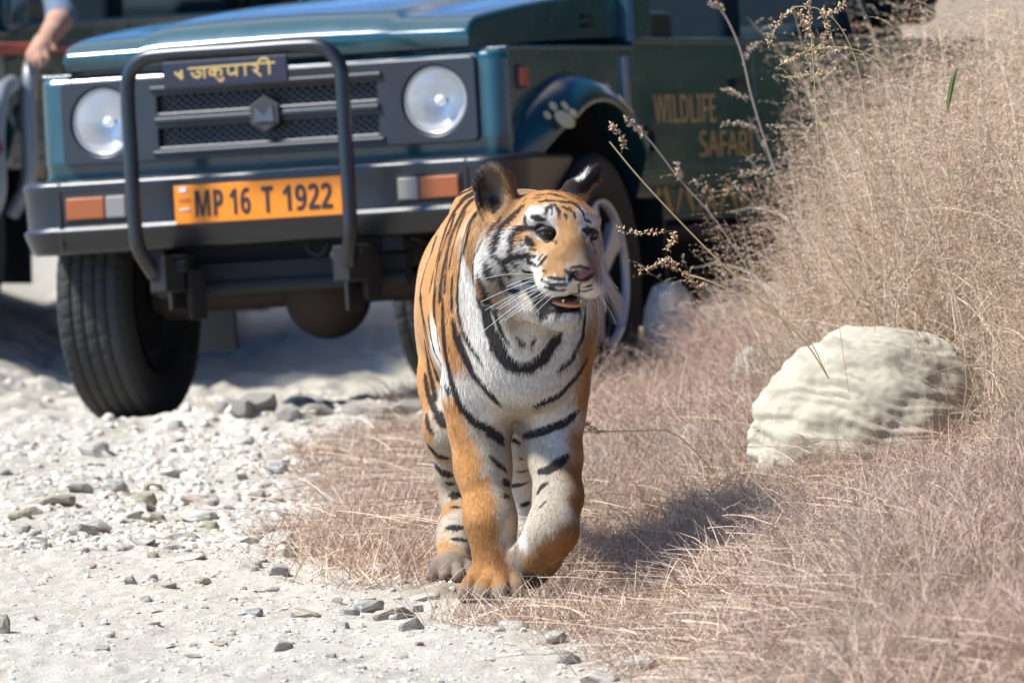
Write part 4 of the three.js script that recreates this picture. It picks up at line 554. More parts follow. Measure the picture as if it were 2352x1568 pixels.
[.0094,0,[[-.17,.573,-.341],[-.169,.564,-.337],[-.167,.555,-.337],[-.166,.547,-.333],[-.164,.538,-.332],[-.162,.529,-.337],[-.161,.52,-.341]]],
[.0126,0,[[-.19,.597,-.47],[-.189,.589,-.462],[-.187,.582,-.454],[-.186,.575,-.45],[-.185,.568,-.446],[-.184,.56,-.446],[-.183,.552,-.446],[-.181,.545,-.437],[-.179,.538,-.433],[-.178,.531,-.433],[-.176,.524,-.433],[-.174,.516,-.437],[-.172,.508,-.441]]],
[.0074,0,[[-.127,.847,-.104],[-.13,.84,-.094],[-.132,.833,-.084],[-.134,.825,-.074],[-.136,.818,-.062],[-.138,.811,-.05],[-.14,.804,-.039]]],
[.0074,0,[[-.09,.852,.201],[-.093,.846,.202],[-.096,.839,.201],[-.099,.833,.197],[-.101,.826,.19],[-.103,.818,.186],[-.105,.81,.155],[-.107,.803,.152],[-.109,.795,.147]]],
[.0074,0,[[-.154,.664,.061],[-.154,.656,.062],[-.153,.648,.063],[-.153,.64,.064],[-.153,.632,.064],[-.152,.624,.066],[-.152,.615,.067],[-.151,.607,.068],[-.151,.598,.069],[-.15,.59,.069],[-.149,.581,.069],[-.149,.572,.067],[-.148,.563,.064],[-.147,.554,.06],[-.146,.546,.058],[-.145,.537,.055]]],
[.0086,0,[[-.131,.623,.097],[-.129,.615,.099],[-.127,.608,.102],[-.125,.601,.103],[-.124,.593,.105],[-.122,.586,.106],[-.119,.579,.108],[-.115,.572,.11],[-.112,.565,.111],[-.108,.559,.113],[-.105,.552,.114]]],
[.0087,0,[[-.207,.636,-.658],[-.207,.629,-.637],[-.206,.622,-.621],[-.205,.614,-.604],[-.204,.606,-.592],[-.204,.599,-.583],[-.203,.591,-.575],[-.203,.583,-.571],[-.202,.575,-.566],[-.2,.567,-.558],[-.199,.56,-.55],[-.197,.552,-.546],[-.195,.545,-.541],[-.194,.537,-.541],[-.192,.529,-.545],[-.191,.52,-.55],[-.189,.512,-.562],[-.188,.503,-.575],[-.185,.496,-.579],[-.182,.488,-.592],[-.18,.479,-.604],[-.177,.471,-.621],[-.174,.464,-.624],[-.172,.456,-.623],[-.169,.449,-.623],[-.166,.442,-.622]]],
[.0087,0,[[-.16,.471,-.011],[-.157,.465,.007]]],
[.0069,0,[[-.188,.588,-.458],[-.187,.58,-.449],[-.185,.573,-.442],[-.184,.565,-.437],[-.183,.557,-.437],[-.182,.549,-.437],[-.181,.541,-.437],[-.18,.533,-.442],[-.178,.524,-.454],[-.174,.517,-.437],[-.17,.51,-.425],[-.166,.503,-.416],[-.162,.495,-.412],[-.158,.487,-.412]]],
[.0055,0,[[-.168,.69,.022],[-.169,.682,.026],[-.17,.674,.027],[-.171,.666,.027],[-.172,.658,.025],[-.172,.65,.022],[-.173,.642,.018],[-.174,.634,.011],[-.173,.626,.012],[-.172,.619,.011],[-.171,.611,.01],[-.17,.604,.007]]],
[.0055,0,[[-.171,.577,-.345],[-.17,.569,-.341],[-.168,.562,-.337],[-.167,.554,-.337]]],
[.0097,0,[[-.199,.541,-.575],[-.198,.533,-.579],[-.197,.525,-.587],[-.196,.516,-.596],[-.194,.507,-.613],[-.193,.498,-.633],[-.192,.49,-.646],[-.191,.482,-.649],[-.19,.474,-.648],[-.188,.466,-.646],[-.186,.458,-.644],[-.184,.45,-.641],[-.182,.441,-.638],[-.18,.433,-.636],[-.179,.425,-.633],[-.177,.417,-.63],[-.175,.409,-.625],[-.173,.401,-.618]]],
[.0156,0,[[-.172,.374,-.598],[-.168,.368,-.591],[-.164,.363,-.585],[-.16,.357,-.58],[-.156,.351,-.577],[-.151,.346,-.574]]],
[.0115,0,[[-.198,.456,-.661],[-.197,.447,-.658],[-.195,.439,-.655],[-.194,.43,-.651],[-.193,.422,-.649],[-.192,.414,-.646],[-.189,.407,-.641],[-.185,.4,-.633],[-.182,.394,-.624],[-.179,.387,-.615],[-.176,.38,-.606],[-.172,.374,-.598]]],
[.0087,0,[[-.196,.367,-.626],[-.194,.361,-.616],[-.193,.354,-.608],[-.191,.348,-.602],[-.19,.341,-.599],[-.185,.334,-.592],[-.179,.327,-.587]]],
[.0129,0,[[-.192,.296,-.624],[-.186,.291,-.621],[-.181,.285,-.62],[-.176,.279,-.622],[-.17,.273,-.626],[-.162,.272,-.619],[-.153,.27,-.617],[-.145,.268,-.616]]],
[.0147,0,[[-.18,.252,-.722],[-.176,.247,-.707],[-.171,.242,-.696],[-.166,.237,-.691],[-.161,.231,-.689],[-.153,.229,-.682],[-.145,.228,-.679],[-.138,.226,-.677]]],
[.0092,0,[[-.149,.205,-.7],[-.141,.205,-.696],[-.132,.204,-.693]]],
[.0110,0,[[-.142,.177,-.713],[-.135,.177,-.707],[-.127,.177,-.706],[-.119,.177,-.705]]],
[.0074,0,[[-.137,.153,-.683],[-.128,.153,-.675],[-.118,.153,-.672]]],
[.0092,0,[[-.149,.112,-.597],[-.141,.113,-.593],[-.133,.113,-.591],[-.126,.113,-.589],[-.118,.114,-.59],[-.111,.114,-.593]]],
[.0069,0,[[-.137,.089,-.568],[-.128,.088,-.567],[-.12,.088,-.567],[-.111,.087,-.57],[-.103,.086,-.575]]],
[.0221,0,[[-.147,.468,.03],[-.14,.46,.038]]],
[.0074,0,[[-.088,.901,-.145],[-.095,.897,-.144],[-.102,.894,-.145],[-.109,.891,-.149],[-.116,.887,-.156],[-.123,.883,-.172],[-.129,.877,-.171],[-.135,.87,-.171],[-.141,.863,-.17],[-.147,.856,-.171],[-.15,.849,-.166]]],
[.0074,0,[[-.16,.797,-1.167],[-.164,.79,-1.162],[-.168,.783,-1.162],[-.172,.777,-1.134]]],
[.0069,0,[[-.07,.897,.303],[-.078,.884,.301]]],
[.0069,0,[[-.093,.851,.18],[-.099,.837,.185]]],
[.0074,0,[[-.104,.855,-.069],[-.107,.847,-.053],[-.11,.84,-.037],[-.113,.832,-.02],[-.116,.825,-.004],[-.119,.818,.011],[-.121,.81,.029],[-.124,.803,.042],[-.126,.795,.05],[-.128,.787,.054],[-.131,.779,.055],[-.132,.772,.06],[-.134,.764,.062],[-.135,.757,.064],[-.137,.749,.065],[-.138,.741,.066],[-.139,.734,.067]]],
[.0063,0,[[-.14,.814,-.066],[-.143,.806,-.056],[-.146,.798,-.046],[-.148,.789,-.038],[-.151,.781,-.032],[-.154,.773,-.025],[-.156,.764,-.021],[-.159,.756,-.018],[-.162,.747,-.016]]],
[.0069,0,[[-.201,.687,-.755],[-.202,.679,-.733],[-.204,.671,-.717],[-.205,.663,-.704],[-.207,.654,-.696]]],
[.0057,0,[[-.142,.761,.033],[-.143,.753,.04],[-.144,.745,.045],[-.145,.737,.049],[-.146,.73,.053],[-.147,.722,.056],[-.147,.713,.061],[-.148,.705,.064],[-.148,.696,.065],[-.149,.688,.067],[-.15,.679,.068]]],
[.0051,0,[[-.131,.723,.093],[-.131,.715,.093],[-.132,.706,.094],[-.132,.698,.093],[-.133,.689,.093],[-.134,.68,.092],[-.133,.672,.093],[-.133,.663,.093],[-.133,.654,.093],[-.132,.646,.093],[-.132,.637,.094]]],
[.0086,0,[[-.024,.858,.341],[-.038,.837,.347],[-.047,.822,.348]]],
[.0046,0,[[.013,.898,.323],[.033,.906,.32]]],
[.0040,0,[[.061,.903,.362],[.044,.899,.358]]],
[.0034,0,[[.123,.896,.378],[.144,.888,.376]]],
[.0034,0,[[.098,.883,.403],[.104,.87,.413]]],
[.0029,0,[[.115,.87,.414],[.118,.859,.419]]],
[.0029,0,[[.135,.87,.409],[.138,.859,.415]]],
[.0034,0,[[.024,.893,.349],[.033,.901,.341]]],
[.0207,0,[[-.063,.678,.322],[-.059,.651,.191],[-.055,.631,.185],[-.05,.611,.181],[-.045,.595,.18],[-.039,.58,.181],[-.034,.565,.181],[-.023,.549,.184],[-.011,.533,.185],[.002,.525,.184],[.014,.518,.183]]],
[.0184,0,[[.014,.518,.183],[.028,.521,.183],[.042,.524,.183],[.055,.533,.185],[.069,.542,.185],[.079,.557,.189],[.088,.572,.189],[.098,.586,.185],[.108,.6,.185]]],
[.0166,0,[[-.129,.599,.1],[-.122,.584,.105],[-.116,.569,.108],[-.11,.554,.109],[-.103,.539,.11],[-.096,.523,.11],[-.089,.508,.109],[-.079,.494,.114],[-.069,.481,.118],[-.059,.467,.119],[-.045,.452,.119],[-.031,.436,.105]]],
[.0064,0,[[-.112,.603,.116],[-.109,.596,.119],[-.105,.589,.122],[-.102,.582,.123],[-.099,.576,.126],[-.095,.569,.127],[-.092,.562,.13],[-.087,.556,.132],[-.082,.55,.135],[-.077,.544,.139],[-.073,.538,.143],[-.068,.532,.148],[-.063,.526,.152]]],
[.0120,0,[[-.155,.623,.06],[-.154,.606,.064],[-.152,.588,.064],[-.151,.571,.06],[-.15,.553,.054],[-.146,.537,.053],[-.143,.521,.051],[-.139,.504,.05],[-.136,.488,.05],[-.13,.47,.053],[-.123,.451,.053],[-.117,.433,.05],[-.108,.42,.051],[-.099,.408,.05],[-.09,.396,.048],[-.076,.388,.048],[-.062,.381,.046],[-.048,.373,.041],[-.033,.363,.032],[-.018,.353,.019]]],
[.0097,0,[[.162,.65,.134],[.161,.629,.127],[.159,.608,.122],[.158,.587,.118],[.148,.57,.13],[.139,.553,.142],[.129,.535,.147],[.114,.524,.16],[.099,.512,.166]]],
[.0143,0,[[.166,.534,.076],[.155,.515,.089],[.144,.496,.102],[.132,.483,.118],[.119,.47,.122],[.107,.456,.122],[.088,.449,.13],[.07,.441,.131],[.051,.433,.126]]],
[.0124,0,[[.146,.415,.031],[.132,.403,.04],[.118,.391,.047],[.102,.385,.054],[.086,.379,.057],[.07,.373,.056],[.054,.368,.049],[.039,.364,.035],[.024,.358,.006]]],
[.0074,0,[[.01,.59,.216],[.028,.575,.211]]],
[.0074,0,[[.052,.59,.219],[.043,.571,.209]]],
[.0166,0,[[.003,.289,-.923],[.015,.284,-.923]]],
[.0074,0,[[-.057,.366,.042],[-.041,.36,.036],[-.03,.35,.028],[-.018,.34,.019]]],
[.0074,0,[[-.048,.316,.042],[-.03,.298,.037],[-.011,.281,.024]]],
[.0216,0,[[-.016,.258,.033],[-.007,.255,.02]]],
[.0120,0,[[-.018,.229,.051],[-.007,.228,.039]]],
[.0143,0,[[.015,.203,-1.127],[.034,.207,-1.114]]],
[.0120,0,[[0,.16,-1.261],[.019,.166,-1.237],[.037,.172,-1.227]]],
[.0143,0,[[.025,.114,-1.286],[.039,.119,-1.288]]],
[.0074,0,[[.02,.246,-.958],[.024,.239,-.982]]],
[.0166,0,[[.058,.285,.085],[.079,.288,.1],[.09,.296,.099],[.102,.304,.094],[.123,.32,.081]]],
[.0097,0,[[.056,.241,.117],[.066,.255,.118],[.076,.262,.122]]],
[.0078,0,[[.062,.213,.161],[.074,.224,.153]]],
[.0120,1,[[-.106,.239,.027],[-.098,.244,.037],[-.09,.249,.043],[-.083,.254,.047],[-.076,.257,.05],[-.069,.259,.051],[-.062,.262,.051]]],
[.0110,1,[[-.094,.16,.059],[-.086,.162,.067],[-.077,.164,.074],[-.068,.165,.078],[-.06,.166,.08]]],
[.0110,1,[[-.083,.109,.056],[-.067,.113,.071],[-.05,.115,.077],[-.027,.106,.077]]],
[.0064,1,[[-.134,.394,.018],[-.131,.386,.018],[-.129,.378,.018],[-.127,.371,.019],[-.124,.363,.019],[-.122,.355,.019],[-.12,.347,.021],[-.116,.341,.023],[-.113,.334,.025],[-.109,.327,.028],[-.106,.32,.031]]],
[.0184,1,[[.078,.109,.175],[.065,.096,.158],[.051,.084,.145],[.028,.087,.136]]],
[.0138,1,[[.134,.191,.168],[.137,.173,.174],[.141,.155,.173]]]];
const GROUNDS = [['O',1,[.09,.908,.357]],['O',1,[.022,.879,.363]],['O',1,[.024,.898,.336]],['O',1,[.064,.9,.368]],['O',1,[.115,.896,.381]],['o',1,[.112,.87,.414]],['o',1,[.131,.867,.413]],['O',1,[.13,.885,.396]],['O',1,[.144,.893,.357]],['O',1,[.159,.895,.298]],['O',1,[.01,.868,.36]],['O',1,[.05,.895,.368]],['O',1,[.039,.906,.331]],['O',1,[.13,.904,.342]],['O',1,[.064,.922,.299]],['O',1,[.112,.884,.401]],['W',0.6,[.041,.872,.401]],['W',0.6,[.061,.878,.403]],['W',0.6,[.095,.873,.411]],['W',1,[.084,.853,.417]],['W',0.6,[.041,.85,.407]],['W',0.6,[.147,.875,.396]],['W',0.7,[.155,.847,.408]],['W',0.5,[.169,.843,.384]],['T',1,[.112,.848,.423]],['T',1,[.115,.82,.434]],['T',1,[.104,.792,.442]],['T',1,[.092,.764,.452]],['B',1.2,[.132,.781,.456]],['G',1,[.129,.762,.466]],['B',1,[.114,.77,.455]],['B',0.7,[.126,.792,.45]],['G',0.7,[.143,.776,.459]],['B',0.7,[.144,.801,.446]],['T',1,[.129,.837,.428]],['G',0.6,[.155,.781,.453]],['B',0.5,[.118,.773,.456]],['O',1,[-.004,.848,.364]],['o',1,[.024,.824,.4]],['o',1,[.047,.799,.413]],['o',0.7,[.073,.799,.42]],['o',0.7,[.013,.813,.401]],['o',0.6,[.061,.791,.423]],['T',1,[.078,.75,.453]],['T',0.6,[.098,.745,.463]],['W',1,[-.015,.801,.384]],['W',1,[.022,.79,.41]],['W',1,[.024,.763,.407]],['W',1,[-.03,.754,.372]],['W',1,[.044,.768,.419]],['W',1,[.005,.758,.392]],['W',0.8,[-.007,.823,.381]],['W',1,[.056,.746,.434]],['W',1,[.016,.731,.365]],['W',1,[.084,.711,.466]],['W',1,[.112,.711,.471]],['W',1,[.067,.724,.454]],['W',1,[.129,.717,.465]],['W',1,[.158,.707,.443]],['W',1,[.169,.695,.434]],['W',0.7,[.09,.725,.47]],['C',0.8,[.172,.724,.455]],['B',0.5,[.182,.747,.447]],['P',2,[.146,.734,.473]],['P',1.5,[.158,.741,.473]],['K',0.7,[.131,.738,.474]],['G',1,[.143,.752,.474]],['D',0.8,[.172,.737,.447]],['K',1.5,[.073,.668,.403]],['K',1.5,[.104,.663,.417]],['K',1,[.132,.663,.397]],['W',1,[.084,.637,.413]],['W',1,[.112,.638,.423]],['W',1,[.135,.643,.417]],['W',1,[.098,.626,.411]],['G',0.6,[.098,.65,.422]],['W',1,[-.064,.787,.339]],['W',1,[-.068,.75,.342]],['C',1,[-.047,.822,.348]],['B',1,[-.018,.867,.338]],['B',1,[-.001,.884,.332]],['T',0.7,[-.041,.844,.337]],['B',0.7,[.013,.895,.327]],['C',1,[-.041,.714,.356]],['C',1,[-.024,.678,.33]],['C',1,[.019,.633,.293]],['W',1,[.005,.664,.339]],['W',1,[.033,.601,.229]],['W',0.8,[-.03,.794,.375]],['C',0.7,[.022,.686,.361]],['G',2,[-.038,.945,.303]],['G',2,[-.024,.917,.3]],['D',1.4,[-.061,.939,.301]],['B',2,[-.013,.943,.318]],['B',2,[.002,.917,.32]],['D',1.4,[-.055,.962,.302]],['D',1.4,[-.052,.913,.292]],['D',1,[-.024,.894,.301]],['T',0.8,[-.064,.866,.311]],['B',0.8,[.005,.906,.321]],['K',2,[.147,.919,.298]],['K',2,[.176,.933,.278]],['K',2,[.162,.941,.28]],['K',1.5,[.133,.922,.298]],['K',1.5,[.187,.963,.25]],['T',1.4,[.188,.923,.248]],['T',1.4,[.176,.91,.276]],['O',0.8,[.159,.902,.295]],['W',1,[-.102,.698,.15]],['W',1,[-.096,.654,.145]],['W',1,[-.076,.612,.16]],['W',1,[-.053,.569,.173]],['W',1,[-.104,.732,.156]],['T',1,[-.09,.788,.236]],['B',1,[-.068,.698,.333]],['B',0.8,[-.058,.669,.31]],['T',1,[-.096,.757,.196]],['C',1,[-.007,.616,.23]],['W',1,[.013,.586,.215]],['W',1,[.048,.563,.206]],['W',1,[.119,.584,.172]],['W',1,[.145,.597,.143]],['O',1,[-.14,.793,-.013]],['O',1,[-.097,.86,-.071]],['O',1,[-.161,.782,-1.167]],['O',1,[-.188,.689,-.604]],['O',1,[-.125,.738,.104]],['o',1,[-.087,.831,.232]],['O',1,[-.139,.694,.082]],['O',1,[-.145,.622,.078]],['O',1,[-.168,.648,.033]],['O',1,[-.196,.632,-.55]],['O',1,[-.111,.886,-.143]],['O',1,[-.193,.591,-.492]],['O',1,[-.139,.564,.08]],['W',0.7,[-.171,.522,-.408]],['W',0.5,[-.179,.535,-.433]],['O',1,[-.193,.616,-.508]],['O',1,[-.138,.601,.089]],['O',1,[-.143,.53,.057]],['O',1,[-.129,.413,.033]],['W',1,[-.15,.487,.026]],['C',1,[-.165,.392,-.607]],['O',0.8,[-.194,.442,-.653]],['O',0.6,[-.192,.39,-.637]],['C',1,[-.165,.328,-.579]],['C',1,[-.161,.294,-.59]],['C',1,[-.156,.246,-.668]],['T',1,[-.189,.326,-.597]],['T',0.8,[-.18,.276,-.64]],['C',1,[-.138,.186,-.708]],['T',1,[-.149,.149,-.692]],['C',1,[-.118,.135,-.615]],['T',1,[-.156,.069,-.551]],['C',1,[-.118,.091,-.571]],['G',1,[-.169,.037,-.464]],['G',1,[-.132,.038,-.455]],['G',0.8,[-.108,.021,-.427]],['W',1,[-.087,.581,.137]],['W',1,[-.059,.503,.146]],['W',1,[-.096,.452,.07]],['W',1,[-.036,.49,.16]],['W',1,[.01,.458,.155]],['C',1,[.023,.417,.101]],['G',0.5,[.012,.391,.018]],['C',1,[0,.394,.022]],['W',1,[.055,.477,.168]],['W',1,[.101,.504,.164]],['W',1,[.125,.433,.06]],['W',1,[.134,.582,.156]],['W',1,[.088,.405,.059]],['T',1,[.166,.564,.093]],['O',1,[.171,.506,.043]],['O',0.8,[.156,.45,.036]],['W',0.8,[-.06,.405,.055]],['W',1,[.032,.637,.327]],['W',1,[.014,.547,.193]],['O',1,[-.12,.366,.025]],['O',1,[-.106,.297,.032]],['O',1,[-.097,.229,.041]],['O',1,[-.069,.185,.077]],['R',1,[-.073,.115,.067]],['R',0.7,[-.05,.162,.081]],['O',0.8,[-.05,.07,.087]],['C',1,[-.06,.34,.04]],['C',1,[-.05,.284,.047]],['C',1,[-.027,.23,.057]],['C',1,[-.013,.184,.07]],['C',0.9,[-.009,.129,.067]],['C',1,[-.032,.311,.035]],['G',0.6,[.005,.095,.108]],['R',0.8,[-.046,.04,.115]],['G',1,[-.087,.012,.12]],['G',1,[-.036,.015,.149]],['D',0.6,[-.009,.01,.147]],['R',0.7,[-.078,.047,.094]],['O',1,[-.097,.33,.035]],['O',1,[-.087,.293,.043]],['O',1,[-.073,.252,.051]],['O',1,[-.06,.221,.067]],['O',1,[-.046,.171,.081]],['O',1,[-.083,.207,.064]],['R',1,[-.083,.147,.067]],['R',1,[-.046,.12,.078]],['R',1,[-.064,.087,.074]],['R',0.6,[-.037,.083,.082]],['C',1,[-.013,.157,.071]],['C',0.8,[-.023,.261,.039]],['C',1,[-.078,.386,.047]],['W',1,[.015,.224,-1.059]],['W',1,[.02,.188,-1.171]],['W',1,[.02,.137,-1.274]],['W',1,[.025,.087,-1.29]],['W',1,[.023,.143,.139]],['C',1,[.06,.332,.07]],['W',1,[.097,.351,.072]],['C',1,[.056,.269,.093]],['C',1,[.097,.253,.135]],['C',1,[.106,.21,.172]],['C',1,[.074,.179,.196]],['C',1,[.042,.146,.178]],['R',1,[.146,.278,.086]],['R',1,[.147,.211,.125]],['R',1,[.136,.155,.179]],['R',1,[.111,.128,.188]],['R',0.9,[.074,.114,.18]],['R',0.9,[.051,.084,.145]],['D',0.6,[.042,.054,.119]],['O',0.7,[.146,.345,.046]],['C',0.7,[.124,.192,.177]]];
{
  const tiger = thing('tiger', 'orange tiger with black stripes walking along the grassy edge of the track', 'tiger');
  const base = V(-0.05, 0, -0.6); tiger.position.copy(base);
  const geo = meshField(tigerField, [-0.32, -0.03, -2.0], [0.32, 1.03, 0.56], 0.0045);
  const pos = geo.attributes.position, nor = geo.attributes.normal, N = pos.count, col = new Float32Array(N * 3);
  // stripes: 3-D polylines on the hide [x, y, z] with a width; spots of ground colour likewise
  const segs = [];
  for (const [w, kind, pts] of STRIPES) for (let i = 0; i + 1 < pts.length; i++) segs.push([pts[i], pts[i + 1], w, kind, i === 0, i === pts.length - 2]);
  const cell = 0.06, grid = new Map(), key = (a, b, c) => a * 73856 + b * 1933 + c;
  segs.forEach((s, n) => { const m = s[2] * 0.5 + 0.012, r = [0, 1, 2].map((k) => [Math.floor((Math.min(s[0][k], s[1][k]) - m) / cell), Math.floor((Math.max(s[0][k], s[1][k]) + m) / cell)]);
    for (let a = r[0][0]; a <= r[0][1]; a++) for (let b = r[1][0]; b <= r[1][1]; b++) for (let c = r[2][0]; c <= r[2][1]; c++) { const q = key(a, b, c); if (!grid.has(q)) grid.set(q, []); grid.get(q).push(n); } });
  const PAL = { O: [0.41, 0.192, 0.062], o: [0.44, 0.235, 0.095], T: [0.34, 0.178, 0.07], W: [0.56, 0.52, 0.45], C: [0.39, 0.325, 0.24], G: [0.20, 0.155, 0.115], B: [0.21, 0.11, 0.05], D: [0.07, 0.052, 0.038], K: [0.012, 0.010, 0.011], P: [0.23, 0.105, 0.085], R: [0.27, 0.125, 0.04] };
  const black = [0.016, 0.013, 0.014], brown = [0.16, 0.075, 0.03];
  const colour = (x, y, z, out, o) => {
    let r = 0, g = 0, b = 0, t = 0; const fur = noise(x * 260, y * 34, z * 200), jx = x + 0.006 * noise(x * 60, y * 60, z * 60) + 0.008 * fur, jy = y + 0.008 * noise(x * 50 + 9, y * 50, z * 50) + 0.012 * fur;
    for (const [k, wt, p] of GROUNDS) { const d = (jx - p[0]) ** 2 + (jy - p[1]) ** 2 + (z - p[2]) ** 2 + 0.00003, w = wt / (d * d * Math.sqrt(Math.sqrt(d))), c = PAL[k]; r += w * c[0]; g += w * c[1]; b += w * c[2]; t += w; }
    r /= t; g /= t; b /= t;
    const m = 1 + 0.10 * noise(x * 25, y * 25, z * 25) + 0.14 * noise(x * 230, y * 120, z * 150) + 0.10 * noise(x * 420, y * 420, z * 420); r *= m; g *= m; b *= m;
    const list = grid.get(key(Math.floor(x / cell), Math.floor(y / cell), Math.floor(z / cell))); let best = 0, kind = 0;
    if (list) { const wob = 0.0013 * noise(x * 110, y * 110, z * 110) + 0.0011 * noise(x * 300, y * 300, z * 300);
      for (const n of list) { const [A, B, w, kd, first, last] = segs[n], dx = B[0] - A[0], dy = B[1] - A[1], dz = B[2] - A[2]; const s = clamp(((x - A[0]) * dx + (y - A[1]) * dy + (z - A[2]) * dz) / (dx * dx + dy * dy + dz * dz + 1e-9), 0, 1);
        const d = hyp(x - A[0] - dx * s, y - A[1] - dy * s, z - A[2] - dz * s) + wob; let hw = Math.max(w * 0.66, 0.003) + 0.0016; if (first && w < 0.03) hw *= lerp(0.55, 1, s); if (last && w < 0.03) hw *= lerp(1, 0.5, s);
        const q = sstep(hw + 0.0022, hw - 0.0018, d); if (q > best) { best = q; kind = kd; } } }
    const c = kind === 2 ? PAL.W : kind ? brown : black, q = best * (kind === 1 ? 0.32 : 0.97);
    out[o] = lerp(r, c[0], q); out[o + 1] = lerp(g, c[1], q); out[o + 2] = lerp(b, c[2], q);
  };
  for (let i = 0; i < N; i++) colour(pos.getX(i), pos.getY(i), pos.getZ(i), col, i * 3);
  geo.setAttribute('color', new THREE.BufferAttribute(col, 3));
  // fur: tapered hairs rooted on the hide
  const R = rng(77), ix = geo.index.array, tri = ix.length / 3, cum = new Float64Array(tri); let sum = 0;
  const density = (x, y, z, nz, nx) => { if (z < -1.25 || (nz < -0.35)) return 0.05; const d = hyp(x - headAt.x, y - headAt.y, z - headAt.z); return d < 0.24 ? 2.4 : 1; };
  for (let t = 0; t < tri; t++) { const a = ix[t * 3], b = ix[t * 3 + 1], c = ix[t * 3 + 2], ax = pos.getX(a), ay = pos.getY(a), az = pos.getZ(a), ux = pos.getX(b) - ax, uy = pos.getY(b) - ay, uz = pos.getZ(b) - az, vx = pos.getX(c) - ax, vy = pos.getY(c) - ay, vz = pos.getZ(c) - az; sum += 0.5 * hyp(uy * vz - uz * vy, uz * vx - ux * vz, ux * vy - uy * vx) * density(ax, ay, az, nor.getZ(a), nor.getX(a)); cum[t] = sum; }
  const COUNT = 280000, M = new Float32Array(COUNT * 16), HC = new Float32Array(COUNT * 3); let n = 0;
  const eyeL = H(-0.053, 0.019, 0.1), eyeR = H(0.053, 0.019, 0.1), noseC = H(0, -0.064, 0.185);
  const nrm = V(), dir = V(), side = V(), p = V(), tmp = V();
  for (let h = 0; h < COUNT; h++) {
    const q = R() * sum; let lo = 0, hi = tri - 1; while (lo < hi) { const m = (lo + hi) >> 1; cum[m] < q ? lo = m + 1 : hi = m; }
    let s = R(), t = R(); if (s + t > 1) { s = 1 - s; t = 1 - t; } const a = ix[lo * 3], b = ix[lo * 3 + 1], c = ix[lo * 3 + 2], w = 1 - s - t;
    p.set(pos.getX(a) * w + pos.getX(b) * s + pos.getX(c) * t, pos.getY(a) * w + pos.getY(b) * s + pos.getY(c) * t, pos.getZ(a) * w + pos.getZ(b) * s + pos.getZ(c) * t);
    nrm.set(nor.getX(a), nor.getY(a), nor.getZ(a));
    const [hx, hy, hz] = HI(p.x, p.y, p.z); let len = 0.010, lift = 0.22;
    const dHead = hyp(hx, hy, hz);
    if (p.distanceTo(eyeL) < 0.021 || p.distanceTo(eyeR) < 0.021 || p.distanceTo(noseC) < 0.03) continue;
    if (Math.abs(hx) < 0.056 && hy < -0.114 && hy > -0.152 && hz > 0.07) continue;
    if (dHead < 0.24 && (hz > -0.06)) {
      dir.set(hx * 1.3, (hy + 0.05) * 1.0, -0.12).applyQuaternion(headQ); len = lerp(0.004, 0.008, sstep(0.09, 0.2, hyp(hx, hy + 0.06, hz - 0.16)));
      if (Math.abs(hx) > 0.09 && hy < 0.03) { len = 0.015; lift = 0.3; dir.y -= 0.12; }
      if (hy < -0.15) { len = 0.014; dir.y -= 0.2; }
    } else if (p.y < 0.42) { dir.set(nrm.x * 0.2, -1, -0.1); len = p.y < 0.07 ? 0.006 : 0.010; }
    else if (p.z > -0.06 && nrm.z > 0.15) { dir.set(0.12 * Math.sign(p.x - 0.03), -1, 0.1); len = 0.014; lift = 0.28; }
    else { dir.set(-0.1, -0.55, -1); len = 0.008; lift = 0.16; }
    if (hy > 0.085 && Math.abs(hx) > 0.07 && dHead < 0.24) { len = 0.017; lift = 0.5; dir.set(hx, 0.1, -0.05); }
    dir.normalize(); dir.addScaledVector(nrm, -dir.dot(nrm)); if (dir.lengthSq() < 1e-4) dir.set(0, -1, 0); dir.normalize();
    dir.x += (R() - 0.5) * 0.4; dir.y += (R() - 0.5) * 0.4; dir.z += (R() - 0.5) * 0.4;
    dir.addScaledVector(nrm, lift + R() * 0.15).normalize(); side.crossVectors(dir, nrm).normalize(); tmp.crossVectors(side, dir);
    len *= 0.6 + R() * 0.7; const wd = 0.0008 + R() * 0.0006, o = n * 16;
    M.set([side.x * wd, side.y * wd, side.z * wd, 0, dir.x * len, dir.y * len, dir.z * len, 0, tmp.x * len, tmp.y * len, tmp.z * len, 0, p.x - nrm.x * 0.001, p.y - nrm.y * 0.001, p.z - nrm.z * 0.001, 1], o);
    const br = 0.62 + R() * 0.72; for (let k = 0; k < 3; k++) HC[n * 3 + k] = Math.min(0.9, (col[a * 3 + k] * w + col[b * 3 + k] * s + col[c * 3 + k] * t) * br + 0.0015); n++;
  }
  const blade = new THREE.BufferGeometry(); blade.setAttribute('position', new THREE.Float32BufferAttribute([-0.5, 0, 0, 0.5, 0, 0, -0.4, 0.55, -0.04, 0.4, 0.55, -0.04, 0, 1, -0.16], 3)); blade.setIndex([0, 1, 2, 1, 3, 2, 2, 3, 4]); blade.computeVertexNormals();
  const hide = new THREE.MeshPhysicalMaterial({ vertexColors: true, roughness: 0.9, specularIntensity: 0.3 });
  geo.translate(-base.x, -base.y, -base.z);
  part('body', geo, hide, tiger).userData.label = 'striped orange and white body with raised foreleg';
  const fur = new THREE.InstancedMesh(blade, new THREE.MeshPhysicalMaterial({ roughness: 0.75, specularIntensity: 0.35, side: THREE.DoubleSide }), n); fur.name = 'fur'; fur.userData.kind = 'stuff'; shadows(fur);
  fur.instanceMatrix.array.set(M.subarray(0, n * 16)); fur.instanceColor = new THREE.InstancedBufferAttribute(HC.slice(0, n * 3), 3); fur.position.copy(base).negate(); tiger.add(fur);
